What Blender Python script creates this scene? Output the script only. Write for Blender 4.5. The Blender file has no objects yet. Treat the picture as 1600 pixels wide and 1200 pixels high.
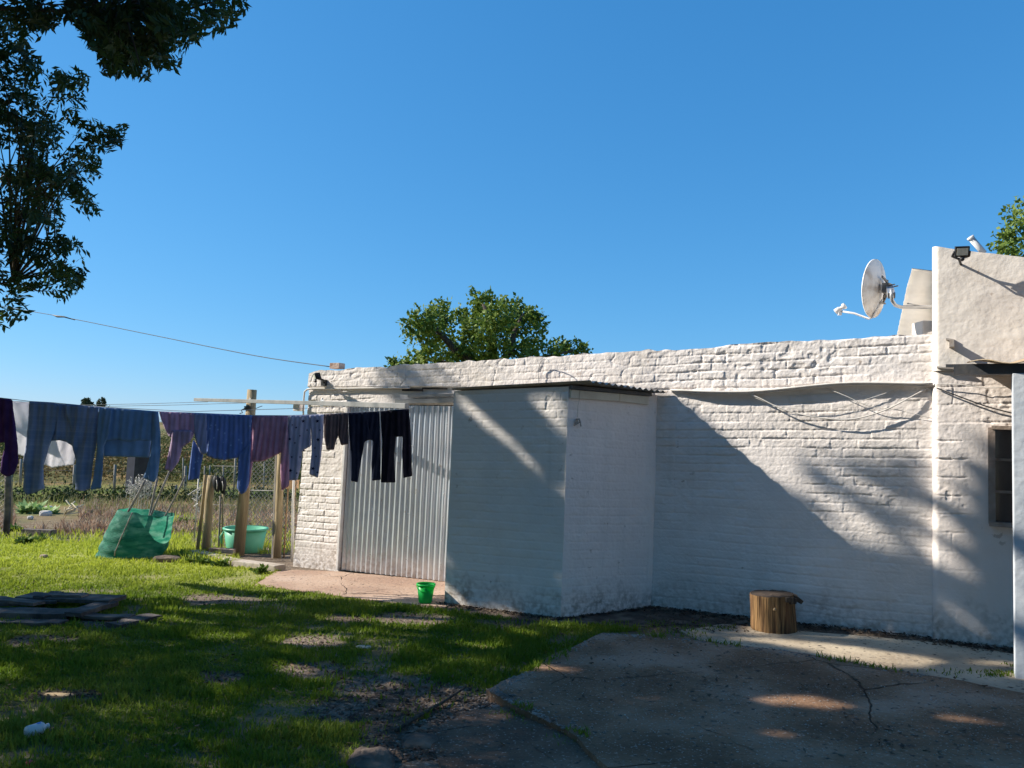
import bpy, math, random
import numpy as np
random.seed(7); rng = np.random.default_rng(11)
sc = bpy.context.scene
COL = sc.collection
R = math.radians

# ------------------------------------------------------------------ camera model
f, cx, cy = 1202., 800., 600.
ROLL = R(2.3); PITCH = math.atan(90 / f * math.cos(ROLL))
FW = np.array([0, math.cos(PITCH), math.sin(PITCH)])
R0 = np.array([1., 0, 0]); U0 = np.array([0, -math.sin(PITCH), math.cos(PITCH)])
RC = math.cos(ROLL) * R0 + math.sin(ROLL) * U0
UC = -math.sin(ROLL) * R0 + math.cos(ROLL) * U0
def ray(px, py): return (px - cx) / f * RC - (py - cy) / f * UC + FW
def proj(P):
    P = np.asarray(P, float); z = P @ FW
    z = np.where(np.abs(z) < 1e-6, 1e-6, z)
    return cx + f * (P @ RC) / z, cy - f * (P @ UC) / z, z
# wall frame: u runs left along the shed wall, n points away from the camera
U = np.array([-0.86898526, 0.49483798, 0.]); N = np.array([0.49483798, 0.86898526, 0.])
W0 = np.array([3.5946574, 6.55567181, 0.])
G = -0.03194
Z3 = np.array([0, 0, 1.])
def W(t, p, z): return W0 + t * U - p * N + z * Z3
def onwall(px, py, p=0.):
    d = ray(px, py); s = (W0 @ N - p) / (d @ N); P = d * s
    return P, (P - W0) @ U, P[2]
def gz(x, y):
    x = np.asarray(x, float); y = np.asarray(y, float)
    t = (x - W0[0]) * U[0] + (y - W0[1]) * U[1]
    t = np.where(t > 24, 24 + 6 * np.tanh((t - 24) / 6), t)
    t = np.where(t < -8, -8 + 4 * np.tanh((t + 8) / 4), t)
    z = -1.5 + G * t
    r = np.hypot(x, y)
    k = np.clip((r - 85) / 170, 0, 1); k = k * k * (3 - 2 * k)
    z = z + k * (5.0 + 0.9 * np.sin(x * .021 + 1.3) + .7 * np.sin(x * .05 + y * .013))
    return z
def ground(px, py, lift=0.):
    d = ray(px, py)
    s = (-1.5 + lift - G * (W0 @ U)) / (d[2] - G * (d @ U)); return d * s
def atdepth(px, py, y):
    d = ray(px, py); return d * (y / d[1])
LIGHT = np.array([2.6 * -U[i] + N[i] for i in range(3)]) + np.array([0, 0, -1.78])
LIGHT /= np.linalg.norm(LIGHT)
SUN = -LIGHT

# ------------------------------------------------------------------ noise
def _hash(i, j, s):
    n = (i * 374761393 + j * 668265263 + s * 974634777) & 0x7fffffff
    n = (n ^ (n >> 13)) * 1274126177 & 0x7fffffff
    return ((n ^ (n >> 16)) & 0xffff) / 65535.
def vnoise(x, y, s=0):
    x = np.asarray(x, float); y = np.asarray(y, float)
    i = np.floor(x).astype(np.int64); j = np.floor(y).astype(np.int64)
    a = x - i; b = y - j
    a = a * a * (3 - 2 * a); b = b * b * (3 - 2 * b)
    return (_hash(i, j, s) * (1 - a) + _hash(i + 1, j, s) * a) * (1 - b) + (_hash(i, j + 1, s) * (1 - a) + _hash(i + 1, j + 1, s) * a) * b
def fbm(x, y, s=0, o=4):
    v = 0; am = .5; tot = 0
    for k in range(o):
        v = v + am * vnoise(np.asarray(x) * 2 ** k, np.asarray(y) * 2 ** k, s + k * 17); tot += am; am *= .5
    return v / tot
def sstep(a, b, x):
    k = np.clip((x - a) / (b - a), 0, 1); return k * k * (3 - 2 * k)
def inpoly(px, py, poly):
    px = np.asarray(px, float); py = np.asarray(py, float)
    r = np.zeros(px.shape, bool); n = len(poly)
    for i in range(n):
        x0, y0 = poly[i]; x1, y1 = poly[(i + 1) % n]
        if y0 == y1: continue
        c = ((y0 > py) != (y1 > py)) & (px < (x1 - x0) * (py - y0) / (y1 - y0) + x0)
        r ^= c
    return r

# ------------------------------------------------------------------ materials
def srgb(*c): return tuple(((v / 255 + .055) / 1.055) ** 2.4 if v > 10 else v / 255 / 12.92 for v in c) + (1.,)
def M(name, c1, c2=None, scale=6., rough=.85, bump=0., bscale=None, metal=0., detail=6., c3=None, s3=1.3, trans=0., stretch=None, spec=.3, bdist=.02, contrast=.25):
    m = bpy.data.materials.new(name); m.use_nodes = True
    nt = m.node_tree; b = nt.nodes['Principled BSDF']; L = nt.links
    b.inputs['Roughness'].default_value = rough; b.inputs['Metallic'].default_value = metal
    b.inputs['Specular IOR Level'].default_value = spec
    tc = nt.nodes.new('ShaderNodeTexCoord'); src = tc.outputs['Object']
    if stretch:
        mp = nt.nodes.new('ShaderNodeMapping'); mp.inputs['Scale'].default_value = stretch
        L.new(src, mp.inputs['Vector']); src = mp.outputs['Vector']
    def noise(s, d):
        n = nt.nodes.new('ShaderNodeTexNoise'); n.inputs['Scale'].default_value = s; n.inputs['Detail'].default_value = d
        L.new(src, n.inputs['Vector']); return n.outputs['Fac']
    col = None
    if c2 is not None:
        r = nt.nodes.new('ShaderNodeValToRGB')
        r.color_ramp.elements[0].position = .5 - contrast / 2; r.color_ramp.elements[1].position = .5 + contrast / 2
        r.color_ramp.elements[0].color = c1; r.color_ramp.elements[1].color = c2
        L.new(noise(scale, detail), r.inputs['Fac']); col = r.outputs['Color']
        if c3 is not None:
            r3 = nt.nodes.new('ShaderNodeValToRGB'); r3.color_ramp.elements[0].position = .48; r3.color_ramp.elements[1].position = .66
            L.new(noise(s3, 5), r3.inputs['Fac'])
            mx = nt.nodes.new('ShaderNodeMixRGB'); L.new(r3.outputs['Color'], mx.inputs['Fac']); L.new(col, mx.inputs[1]); mx.inputs[2].default_value = c3
            col = mx.outputs['Color']
        L.new(col, b.inputs['Base Color'])
    else: b.inputs['Base Color'].default_value = c1
    if bump:
        bp = nt.nodes.new('ShaderNodeBump'); bp.inputs['Strength'].default_value = bump; bp.inputs['Distance'].default_value = bdist
        L.new(noise(bscale or scale * 3, 8), bp.inputs['Height']); L.new(bp.outputs['Normal'], b.inputs['Normal'])
    if trans:
        t = nt.nodes.new('ShaderNodeBsdfTranslucent'); mx = nt.nodes.new('ShaderNodeMixShader'); mx.inputs[0].default_value = trans
        if col is not None: L.new(col, t.inputs['Color'])
        else: t.inputs['Color'].default_value = c1
        L.new(b.outputs[0], mx.inputs[1]); L.new(t.outputs[0], mx.inputs[2])
        L.new(mx.outputs[0], nt.nodes['Material Output'].inputs['Surface'])
    return m
def C(r, g, b): return (r, g, b, 1.)
white_paint = M('white_paint', C(.78, .718, .672), C(.84, .778, .732), 5, .75, .8, 34, bdist=.008, c3=C(.73, .67, .62), s3=1.1)
def wear(m, z0, z1, amt, streak=.35):
    nt = m.node_tree; L = nt.links; b = nt.nodes['Principled BSDF']; src = b.inputs['Base Color'].links[0].from_socket
    tc = nt.nodes.new('ShaderNodeNewGeometry'); sx = nt.nodes.new('ShaderNodeSeparateXYZ'); L.new(tc.outputs['Position'], sx.inputs[0])
    def nz(sc_, d, st):
        mp = nt.nodes.new('ShaderNodeMapping'); mp.inputs['Scale'].default_value = st; L.new(tc.outputs['Position'], mp.inputs['Vector'])
        n = nt.nodes.new('ShaderNodeTexNoise'); n.inputs['Scale'].default_value = sc_; n.inputs['Detail'].default_value = d; L.new(mp.outputs[0], n.inputs['Vector']); return n.outputs['Fac']
    def mr(v, a_, b_, t0=0., t1=1.):
        q = nt.nodes.new('ShaderNodeMapRange'); q.inputs['From Min'].default_value = a_; q.inputs['From Max'].default_value = b_; q.inputs['To Min'].default_value = t0; q.inputs['To Max'].default_value = t1; L.new(v, q.inputs['Value']); return q.outputs['Result']
    def op(o, a_, b_):
        q = nt.nodes.new('ShaderNodeMath'); q.operation = o; q.use_clamp = o != 'ADD'
        for i_, v in enumerate((a_, b_)):
            if isinstance(v, float): q.inputs[i_].default_value = v
            else: L.new(v, q.inputs[i_])
        return q.outputs[0]
    # mud splashed up from the earth at the foot of the wall (its edge is ragged), and thin rain streaks
    fall = mr(op('ADD', sx.outputs['Z'], mr(nz(5., 6, (1, 1, 1)), .3, .7, -.16, .16)), z0, z1, 1., 0.)
    splash = op('MULTIPLY', op('MULTIPLY', fall, mr(nz(22., 6, (1, 1, 1)), .38, .62)), amt)
    st = op('MULTIPLY', op('MULTIPLY', mr(nz(9., 4, (1, 1, .07)), .52, .72), mr(nz(1.1, 4, (1, 1, .6)), .45, .65)), streak)
    x1 = nt.nodes.new('ShaderNodeMixRGB'); L.new(splash, x1.inputs[0]); L.new(src, x1.inputs[1]); x1.inputs[2].default_value = C(.30, .235, .18)
    x2 = nt.nodes.new('ShaderNodeMixRGB'); L.new(st, x2.inputs[0]); L.new(x1.outputs[0], x2.inputs[1]); x2.inputs[2].default_value = C(.46, .43, .38)
    x3 = nt.nodes.new('ShaderNodeMixRGB'); L.new(op('MULTIPLY', mr(nz(14., 6, (1, 1, 1)), .66, .70), mr(nz(1.6, 3, (1, 1, 1)), .5, .62)), x3.inputs[0]); L.new(x2.outputs[0], x3.inputs[1]); x3.inputs[2].default_value = C(.50, .42, .36)
    L.new(x3.outputs[0], b.inputs['Base Color'])
wear(white_paint, -1.66, -1.22, .8)
annex_paint = M('annex_paint', C(.80, .745, .69), C(.84, .785, .73), 5, .75, .5, 34, bdist=.006, c3=C(.75, .71, .67), s3=1.4)
plaster = M('plaster_paint', C(.72, .66, .59), C(.77, .71, .64), 5, .8, .6, 30, bdist=.006, c3=C(.66, .60, .54), s3=1.7)
block_paint = M('block_paint', C(.76, .69, .64), C(.81, .74, .69), 5, .8, .6, 34, bdist=.008, c3=C(.73, .645, .58), s3=1.2)
side_bounce_paint = M('side_bounce_paint', C(.86, .755, .69), C(.90, .80, .73), 5, .8, .7, 30, bdist=.009, c3=C(.82, .72, .66), s3=1.2)  # annex side lighter and warmer: bounced light put into the colour
wear(annex_paint, -1.62, -1.3, .8); wear(block_paint, -1.5, -1.15, .7); wear(side_bounce_paint, -1.6, -1.25, .8); wear(plaster, -9., -8., 0., .25)
trim_white = M('white_trim', C(.75, .74, .72), C(.62, .60, .57), 7, .6, .2)
zinc = M('zinc_sheet', C(.66, .71, .77), C(.78, .82, .86), 3, .28, .12, 30, metal=.65, spec=.5, bdist=.004)
wear(zinc, -1.7, -1.35, .5, .25)
rust_sheet = M('weathered_sheet', C(.46, .43, .39), C(.36, .30, .25), 5, .6, .2, metal=.2)
tan_sheet = M('rusty_tan_sheet', C(.52, .36, .18), C(.62, .50, .36), 9, .7, .3, c3=C(.30, .15, .08), s3=4)
beige_sheet = M('beige_sheet', C(.76, .72, .66), C(.68, .64, .58), 3, .6, .1)
black_plastic = M('black_plastic', C(.015, .016, .018), C(.03, .03, .032), 20, .45)
glass_pale = M('lamp_glass', C(.72, .74, .66), C(.55, .60, .52), 40, .1, spec=.8)
steel_dark = M('dark_steel', C(.05, .055, .065), C(.09, .085, .08), 8, .5, .2)
galv = M('galvanised', C(.50, .51, .52), C(.40, .40, .40), 12, .4, .1, metal=.6)
bar_paint = M('grey_bar', C(.20, .21, .21), C(.29, .29, .28), 6, .55, .2)
dish_paint = M('dish_paint', C(.84, .82, .78), C(.76, .74, .70), 4, .5, .1, c3=C(.5, .42, .34), s3=6)
white_plastic = M('white_plastic', C(.66, .66, .66), C(.58, .58, .58), 6, .35)
wire_dark = M('dark_wire', C(.03, .03, .035), C(.05, .05, .05), 9, .6)
wire_light = M('pale_wire', C(.55, .53, .50), C(.42, .40, .38), 14, .55, metal=.2)
cable_white = M('painted_cable', C(.70, .66, .61), C(.60, .56, .5), 9, .7)
wood_post = M('grey_tan_wood', C(.30, .22, .12), C(.42, .33, .20), 7, .85, .5, 25, stretch=(4, 4, .4), c3=C(.22, .17, .11), s3=2)
wood_grey = M('grey_wood', C(.20, .18, .16), C(.31, .28, .25), 7, .9, .5, 25, stretch=(4, 4, .5))
plank_wood = M('old_plank_wood', C(.05, .042, .04), C(.115, .098, .09), 6, .9, .6, 22, c3=C(.20, .16, .13), s3=5)
stump_wood = M('stump_wood', C(.055, .028, .013), C(.31, .18, .075), 7, .8, .9, 14, stretch=(5, 5, .35), c3=C(.10, .045, .02), s3=3, bdist=.02)
stump_top = M('stump_end_grain', C(.035, .028, .024), C(.07, .05, .038), 12, .9, .5)
bark = M('bark', C(.045, .035, .028), C(.10, .08, .06), 9, .95, .8, 20, stretch=(3, 3, .6))
leaf_near = M('ash_leaves', C(.022, .046, .016), C(.058, .105, .024), 1.7, .5, trans=.38, contrast=.3, spec=.4)
leaf_mid = M('oak_leaves', C(.075, .14, .02), C(.19, .25, .035), .9, .6, trans=.25, contrast=.3)
leaf_far = M('gum_leaves', C(.035, .055, .03), C(.06, .08, .035), .6, .8, trans=.15)
scrub_mat = M('scrub_leaves', C(.04, .075, .018), C(.105, .115, .035), .35, .9, trans=.15, c3=C(.22, .13, .06), s3=.08)
grass_mat = M('grass_blades', C(.10, .18, .012), C(.20, .27, .022), 1.3, .6, trans=.4, contrast=.35, c3=C(.19, .25, .03), s3=.9)
weed_mat = M('weed_leaves', C(.06, .12, .02), C(.13, .19, .03), 5, .7, trans=.3)
cabbage_mat = M('cabbage_leaves', C(.22, .36, .10), C(.40, .50, .24), 9, .6, trans=.3)
dry_mat = M('dry_stems', C(.22, .13, .085), C(.42, .28, .19), 4, .9, c3=C(.55, .44, .33), s3=6, trans=.25)
straw_mat = M('straw', C(.30, .25, .12), C(.19, .21, .06), 4, .9, trans=.2)
litter_mat = M('leaf_litter_mat', C(.06, .04, .03), C(.16, .11, .075), 9, .9)
pebble_mat = M('pebble_mat', C(.16, .13, .11), C(.34, .29, .25), 9, .9)
stone_mat = M('pale_stone', C(.50, .46, .41), C(.66, .62, .57), 8, .9, .5)
rock_mat = M('rock', C(.075, .055, .045), C(.20, .15, .11), 6, .9, .8, 14)
kerb_mat = M('kerb_concrete', C(.34, .28, .22), C(.46, .40, .33), 6, .9, .6)
brickred = M('raw_brick', C(.32, .20, .14), C(.45, .36, .30), 9, .9, .5)
net_mat = M('green_shade_net', C(.02, .17, .11), C(.05, .27, .18), 7, .75, .6, 30, trans=.5, c3=C(.16, .38, .28), s3=5, stretch=(1, 1, 2.5))
tub_mat = M('turquoise_plastic', C(.13, .46, .30), C(.17, .52, .35), 4, .4, trans=.15)
bucket_mat = M('green_plastic', C(.02, .55, .10), C(.03, .62, .12), 4, .35, trans=.45)
cord_mat = M('black_rubber', C(.012, .012, .014), C(.03, .03, .033), 12, .6)
tan_box = M('tan_box', C(.50, .30, .16), C(.58, .38, .22), 6, .8)
pillar_dark = M('dark_paint', C(.012, .016, .03), C(.02, .025, .045), 4, .8)
pillar_brown = M('brown_panel', C(.06, .045, .045), C(.09, .07, .065), 4, .85)
pane_mat = M('window_pane', C(.035, .028, .026), C(.06, .045, .04), 2, .12, spec=.7)
frame_mat = M('old_frame_paint', C(.36, .29, .24), C(.26, .20, .16), 12, .7, .3)
blue_print = M('blue_print', C(.05, .16, .50), C(.08, .22, .6), 8, .5)
red_plastic = M('red_plastic', C(.55, .03, .02), C(.42, .02, .02), 8, .4)
bark_chip = M('bark_chip', C(.34, .24, .13), C(.46, .34, .2), 12, .9, .5)

# ------------------------------------------------------------------ mesh helpers
def link(name, me, mats=None, parent=None):
    o = bpy.data.objects.new(name, me); COL.objects.link(o)
    if mats is not None:
        for m in (mats if isinstance(mats, (list, tuple)) else [mats]): me.materials.append(m)
    if parent is not None: o.parent = parent
    return o
def np_mesh(name, V, F, smooth=True, mi=None):
    V = np.asarray(V, np.float32); F = np.asarray(F, np.int32)
    me = bpy.data.meshes.new(name); k = F.shape[1]
    me.vertices.add(len(V)); me.vertices.foreach_set('co', V.ravel())
    me.loops.add(F.size); me.loops.foreach_set('vertex_index', F.ravel())
    me.polygons.add(len(F)); me.polygons.foreach_set('loop_start', np.arange(0, F.size, k, dtype=np.int32))
    try: me.polygons.foreach_set('loop_total', np.full(len(F), k, np.int32))
    except Exception: pass
    if smooth: me.polygons.foreach_set('use_smooth', np.ones(len(F), bool))
    if mi is not None: me.polygons.foreach_set('material_index', np.asarray(mi, np.int32))
    me.update(calc_edges=True); me.validate()
    return me
class MB:
    def __init__(s): s.v = []; s.f = []; s.mi = []; s.sm = []
    def add(s, V, F, mi=0, smooth=True):
        b = len(s.v); s.v += [tuple(map(float, v)) for v in V]
        for q in F: s.f.append([b + i for i in q]); s.mi.append(mi); s.sm.append(smooth)
        return s
    def box(s, c, ax, ay, az, mi=0):
        c, ax, ay, az = (np.asarray(k, float) for k in (c, ax, ay, az))
        V = [c + i * ax + j * ay + k * az for k in (-.5, .5) for j in (-.5, .5) for i in (-.5, .5)]
        return s.add(V, [(0, 2, 3, 1), (4, 5, 7, 6), (0, 1, 5, 4), (2, 6, 7, 3), (0, 4, 6, 2), (1, 3, 7, 5)], mi, False)
    def bar(s, a, b, w, h, up=Z3, mi=0):
        a = np.asarray(a, float); b = np.asarray(b, float); d = b - a
        dn = d / np.linalg.norm(d); sd = np.cross(dn, up)
        if np.linalg.norm(sd) < 1e-3: sd = np.cross(dn, R0)
        sd /= np.linalg.norm(sd); u2 = np.cross(sd, dn)
        return s.box((a + b) / 2, d, sd * w, u2 * h, mi)
    def tube(s, pts, rad, n=8, mi=0, cap=True):
        pts = [np.asarray(p, float) for p in pts]
        rad = [rad] * len(pts) if np.isscalar(rad) else list(rad)
        V = []; Fc = []; prev = None
        for i, p in enumerate(pts):
            d = pts[min(i + 1, len(pts) - 1)] - pts[max(i - 1, 0)]; d = d / (np.linalg.norm(d) + 1e-9)
            if prev is None:
                a = np.cross(d, Z3 if abs(d[2]) < .9 else R0)
            else: a = prev - d * (prev @ d)
            a = a / (np.linalg.norm(a) + 1e-9); prev = a; b = np.cross(d, a)
            for k in range(n):
                th = 2 * math.pi * k / n; V.append(p + rad[i] * (math.cos(th) * a + math.sin(th) * b))
        for i in range(len(pts) - 1):
            for k in range(n):
                Fc.append((i * n + k, i * n + (k + 1) % n, (i + 1) * n + (k + 1) % n, (i + 1) * n + k))
        if cap:
            Fc.append(tuple(range(n))[::-1]); Fc.append(tuple(range((len(pts) - 1) * n, len(pts) * n)))
        return s.add(V, Fc, mi, n > 4)
    def lathe(s, c, axis, prof, n=28, mi=0, wob=0.):
        c = np.asarray(c, float); axis = np.asarray(axis, float); axis = axis / np.linalg.norm(axis)
        a = np.cross(axis, R0 if abs(axis[0]) < .9 else U0); a /= np.linalg.norm(a); b = np.cross(axis, a)
        V = []; Fc = []
        for i, (r, h) in enumerate(prof):
            for k in range(n):
                th = 2 * math.pi * k / n
                rr = r * (1 + wob * (vnoise(th * 2.2 + 3, h * 3, 5) - .5))
                V.append(c + axis * h + rr * (math.cos(th) * a + math.sin(th) * b))
        for i in range(len(prof) - 1):
            for k in range(n):
                Fc.append((i * n + k, i * n + (k + 1) % n, (i + 1) * n + (k + 1) % n, (i + 1) * n + k))
        return s.add(V, Fc, mi)
    def prism(s, poly, top, bot, mi=0):      # poly: list of xy-points; top/bot: z callables
        n = len(poly)
        V = [(x, y, top(x, y)) for x, y in poly] + [(x, y, bot(x, y)) for x, y in poly]
        Fc = [tuple(range(n)), tuple(range(n, 2 * n))[::-1]] + [(i, n + i, n + (i + 1) % n, (i + 1) % n) for i in range(n)]
        return s.add(V, Fc, mi, False)
    def build(s, name, mats, parent=None, origin=None, bevel=0.):
        o0 = np.zeros(3) if origin is None else np.asarray(origin, float)
        me = bpy.data.meshes.new(name)
        me.from_pydata([tuple(np.asarray(v) - o0) for v in s.v], [], s.f)
        me.polygons.foreach_set('material_index', s.mi); me.polygons.foreach_set('use_smooth', s.sm)
        me.validate(); me.update()
        import bmesh
        bm = bmesh.new(); bm.from_mesh(me); bmesh.ops.recalc_face_normals(bm, faces=bm.faces[:])
        if bevel: bmesh.ops.bevel(bm, geom=bm.edges[:], offset=bevel, segments=2, affect='EDGES', profile=.6)
        bm.to_mesh(me); bm.free()
        ob = link(name, me, mats, parent)
        ob.location = o0 if parent is None else o0 - np.array(parent.location)
        return ob
def tag(o, label=None, cat=None, group=None, kind=None):
    if label: o['label'] = label
    if cat: o['category'] = cat
    if group: o['group'] = group
    if kind: o['kind'] = kind
    return o
def empty(name, loc, label, cat, group=None):
    o = bpy.data.objects.new(name, None); COL.objects.link(o); o.location = tuple(map(float, loc)); o.empty_display_size = .2
    return tag(o, label, cat, group)

# ------------------------------------------------------------------ relief walls (real brick relief)
def brick_height(t, z, cw=.235, ch=.082, depth=.007, s=0, soft=None, rnd=.0075):
    zz = z - G * t + .022 * (vnoise(t * 1.5, z * 1.4, s + 3) - .5) + .007 * (vnoise(t * 7, z * 5, s + 4) - .5)
    t = t + .012 * (vnoise(t * 5, z * 9, s + 6) - .5)
    row = np.floor(zz / ch); fz = zz / ch - row
    off = np.where(row % 2 == 0, 0., .5) + .18 * (_hash(row.astype(np.int64), row.astype(np.int64) * 0 + 5, s) - .5)
    tt = t / cw + off; col = np.floor(tt); ft = tt - col
    ii = col.astype(np.int64); jj = row.astype(np.int64)
    hb = _hash(ii, jj, s + 1); tilt = _hash(ii, jj, s + 2) - .5
    dz = np.minimum(fz, 1 - fz) * ch; dt = np.minimum(ft, 1 - ft) * cw
    wob = .007 * (vnoise(t * 22, z * 22, s + 9) - .5) + .004 * (vnoise(t * 60, z * 60, s + 10) - .5)
    vis = .06 + .80 * sstep(.35, .9, _hash(ii + (ft > .5), jj, s + 77))
    wd = .006 + .007 * vnoise(t * 3, z * 3, s + 13)
    gh = 1 - sstep(.002, wd, dz + wob); gv = (1 - sstep(.002, wd * .9, dt + wob)) * vis
    groove = np.maximum(gh, gv)
    fill = sstep(.30, .62, fbm(t * 2.1 + 7, z * 3.1, s + 21, 3))
    h = -depth * groove * (.30 + .70 * fill) + rnd * (hb - .5) * (1 - groove) + .004 * tilt * (fz - .5)
    h = h + .006 * (fbm(t * 8, z * 13, s + 31, 4) - .5) + .005 * (fbm(t * 34, z * 38, s + 33, 3) - .5) + .008 * (fbm(t * 1.3, z * 1.3, s + 41, 2) - .5)
    pit = sstep(.70, .80, vnoise(t * 17, z * 21, s + 51)) * sstep(.5, .7, vnoise(t * 2.2, z * 2.2, s + 52))
    h = h - .006 * pit
    if soft is not None:
        sm = .006 * (fbm(t * 5, z * 5, s + 61, 4) - .5) + .008 * (fbm(t * 1.3, z * 1.3, s + 41, 2) - .5) - .0012 * groove
        h = h * (1 - soft) + sm * soft
    return h
def relief(name, mat, nt_, nz_, pos, hfun, back, hole=None, parent=None):
    """pos(a,b)->(P,nrm,t,z) on a grid a,b in 0..1; the rim is folded back by `back` metres to give the wall its thickness"""
    a, b = np.meshgrid(np.linspace(0, 1, nt_ + 1), np.linspace(0, 1, nz_ + 1))
    P, nr, t, z = pos(a, b)
    h = hfun(t, z)
    V = P + nr * h[..., None]
    idx = np.arange((nt_ + 1) * (nz_ + 1)).reshape(nz_ + 1, nt_ + 1)
    F = np.stack([idx[:-1, :-1], idx[:-1, 1:], idx[1:, 1:], idx[1:, :-1]], -1).reshape(-1, 4)
    if hole is not None:
        tc = t.ravel()[F].mean(1); zc = z.ravel()[F].mean(1)
        k = ~((tc > hole[0]) & (tc < hole[1]) & (zc > hole[2]) & (zc < hole[3])); F = F[k]
    VV = V.reshape(-1, 3); nn = (nr + 0 * P).reshape(-1, 3)
    # boundary edges -> skirt
    E = np.concatenate([F[:, [0, 1]], F[:, [1, 2]], F[:, [2, 3]], F[:, [3, 0]]])
    Es = np.sort(E, 1); key = Es[:, 0].astype(np.int64) * 10 ** 7 + Es[:, 1]
    uq, inv, cnt = np.unique(key, return_inverse=True, return_counts=True)
    B = E[cnt[inv] == 1]
    nb = len(VV)
    A0 = VV[B[:, 0]]; A1 = VV[B[:, 1]]
    back0 = A0 - nn[B[:, 0]] * back; back1 = A1 - nn[B[:, 1]] * back
    ex = np.stack([A0, A1, back1, back0], 1).reshape(-1, 3)
    ef = (nb + np.arange(len(B) * 4).reshape(-1, 4))[:, ::-1]
    me = np_mesh(name, np.concatenate([VV, ex]), np.concatenate([F, ef]), True)
    o = link(name, me, mat, parent); o.matrix_parent_inverse.identity()
    return o
def rebase(o, parent):      # parts built in world space under an Empty
    o.location = -np.array(parent.location); return o

# ================================================================== SHED
shed_loc = W(3.6, 0, -1.62)
shed = empty('shed_building', shed_loc, 'long low white painted brick shed with zinc door and boxed out lean-to', 'shed')
TL, ZT = 7.31, lambda t: 1.08 - .0367 * t
d_l, d_r, d_t = 6.52, 4.55, .40
def pos_shed(a, b):
    t = (1 - a) * (TL - .045 * (b * 2.5)) - .02 * a
    top = ZT(t) + .022 * (vnoise(t * 4.2, t * 0, 3) - .5) + .02 * (vnoise(t * 11, t * 0, 8) - .5) - .03 * sstep(6.9, 7.25, t)
    bot = -1.5 + G * t - .05
    z = bot + (top - bot) * b
    P = W0 + t[..., None] * U - 0 * N + z[..., None] * Z3
    return P, -N + 0 * P, t, z
def h_shed(t, z):
    zr = (z - G * t + 1.5) / 2.5
    soft = sstep(.60, .30, zr) * .62
    patch = sstep(1.62, 1.50, t) * sstep(.93, 1.02, t) * sstep(.10, .02, z) * sstep(-.85, -.6, z)
    soft = np.maximum(soft * (t < 5), .93 * patch)
    soft = np.maximum(soft, .85 * sstep(-1.25, -1.45, z - G * t * .3) * (t > 5))
    lint = sstep(6.25, 6.05, t) * sstep(4.5, 4.6, t) * sstep(.36, .40, z) * sstep(.62, .585, z)
    soft = np.maximum(soft, lint)
    soft = np.maximum(soft, .62 * sstep(.60, .64, z) * sstep(1.7, 3.0, t))
    h = brick_height(t, z, depth=.0095, s=2, soft=soft)
    par = sstep(.585 + .012, .60 + .012, z - (0.0 * t) + .010 * (t - 3) * .0)
    rough = par * (.011 * (fbm(t * 5.5, z * 8, 77, 5) - .45) + .007 * (fbm(t * 16, z * 18, 79, 3) - .5) * sstep(1.7, 3., t) - .005 * sstep(.03, .0, np.abs(fbm(t * 2.6, z * 3.4, 83, 3) - .5)) * sstep(1.7, 3., t))
    led = par * (.035 * sstep(4.6, 5.2, t))
    return h + rough + led
def mk_wall():
    o = relief('wall', white_paint, 930, 330, pos_shed, h_shed, .24, hole=(d_r, d_l, -3, d_t), parent=shed); return rebase(o, shed)
mk_wall()
# flat roof behind the parapet
m = MB(); m.add([W(-.0, -.24, .62), W(7.1, -.24, .42), W(7.1, -3.4, .30), W(-.0, -3.4, .50)], [(0, 1, 2, 3)])
m.add([W(7.2, -.245, -1.9), W(7.2, -3.4, -1.9), W(7.2, -3.4, .30), W(7.2, -.245, .42)], [(0, 1, 2, 3)])
m.add([W(7.2, -3.4, -1.9), W(0, -3.4, -1.6), W(0, -3.4, .5), W(7.2, -3.4, .3)], [(0, 1, 2, 3)])
m.build('roof', beige_sheet, shed, shed_loc)
# door
def corr(n, amp, pitch, x): return amp * np.sin(2 * np.pi * x / pitch)
dz0 = lambda t: -1.5 + G * t + .02
a, b = np.meshgrid(np.linspace(0, 1, 420), np.linspace(0, 1, 24))
t = d_l - .01 - a * (d_l - d_r - .02); z = dz0(t) + b * (d_t - .012 - dz0(t))
p = -.035 + .0115 * np.sin(2 * np.pi * t / .078) + .012 * (fbm(t * 2.2, b * 3., 5, 3) - .5) + .004 * (vnoise(t * 9, b * 7, 6) - .5) + .004 * (np.floor((t + .2) / .66) % 2)
V = (W0 + t[..., None] * U - p[..., None] * N + z[..., None] * Z3).reshape(-1, 3)
idx = np.arange(V.shape[0]).reshape(a.shape); F = np.stack([idx[:-1, :-1], idx[:-1, 1:], idx[1:, 1:], idx[1:, :-1]], -1).reshape(-1, 4)
door = link('door', np_mesh('door', V - shed_loc, F), zinc, shed)
m = MB()
for k in range(7):
    zz = -1.45 + k * .27
    for tt in (6.05, 5.5, 5.0): m.lathe(W(tt, -.018, zz), -N, [(.007, 0), (.006, .004), (0.0005, .006)], 8)
scr = m.build('door_screws', galv, None); scr.parent = door; scr.location = -shed_loc; scr['kind'] = 'stuff'
m = MB(); m.bar(W(d_l + .015, .004, dz0(d_l)), W(d_l + .0, .004, d_t), .03, .05, N); m.build('door_frame', trim_white, shed, shed_loc)
m = MB(); m.bar(W(5.75, .02, .43), W(4.55, .02, .46), .03, .05); m.bar(W(5.55, .03, .50), W(4.9, .03, .515), .03, .03)
m.build('door_track', bar_paint, shed, shed_loc)
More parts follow.
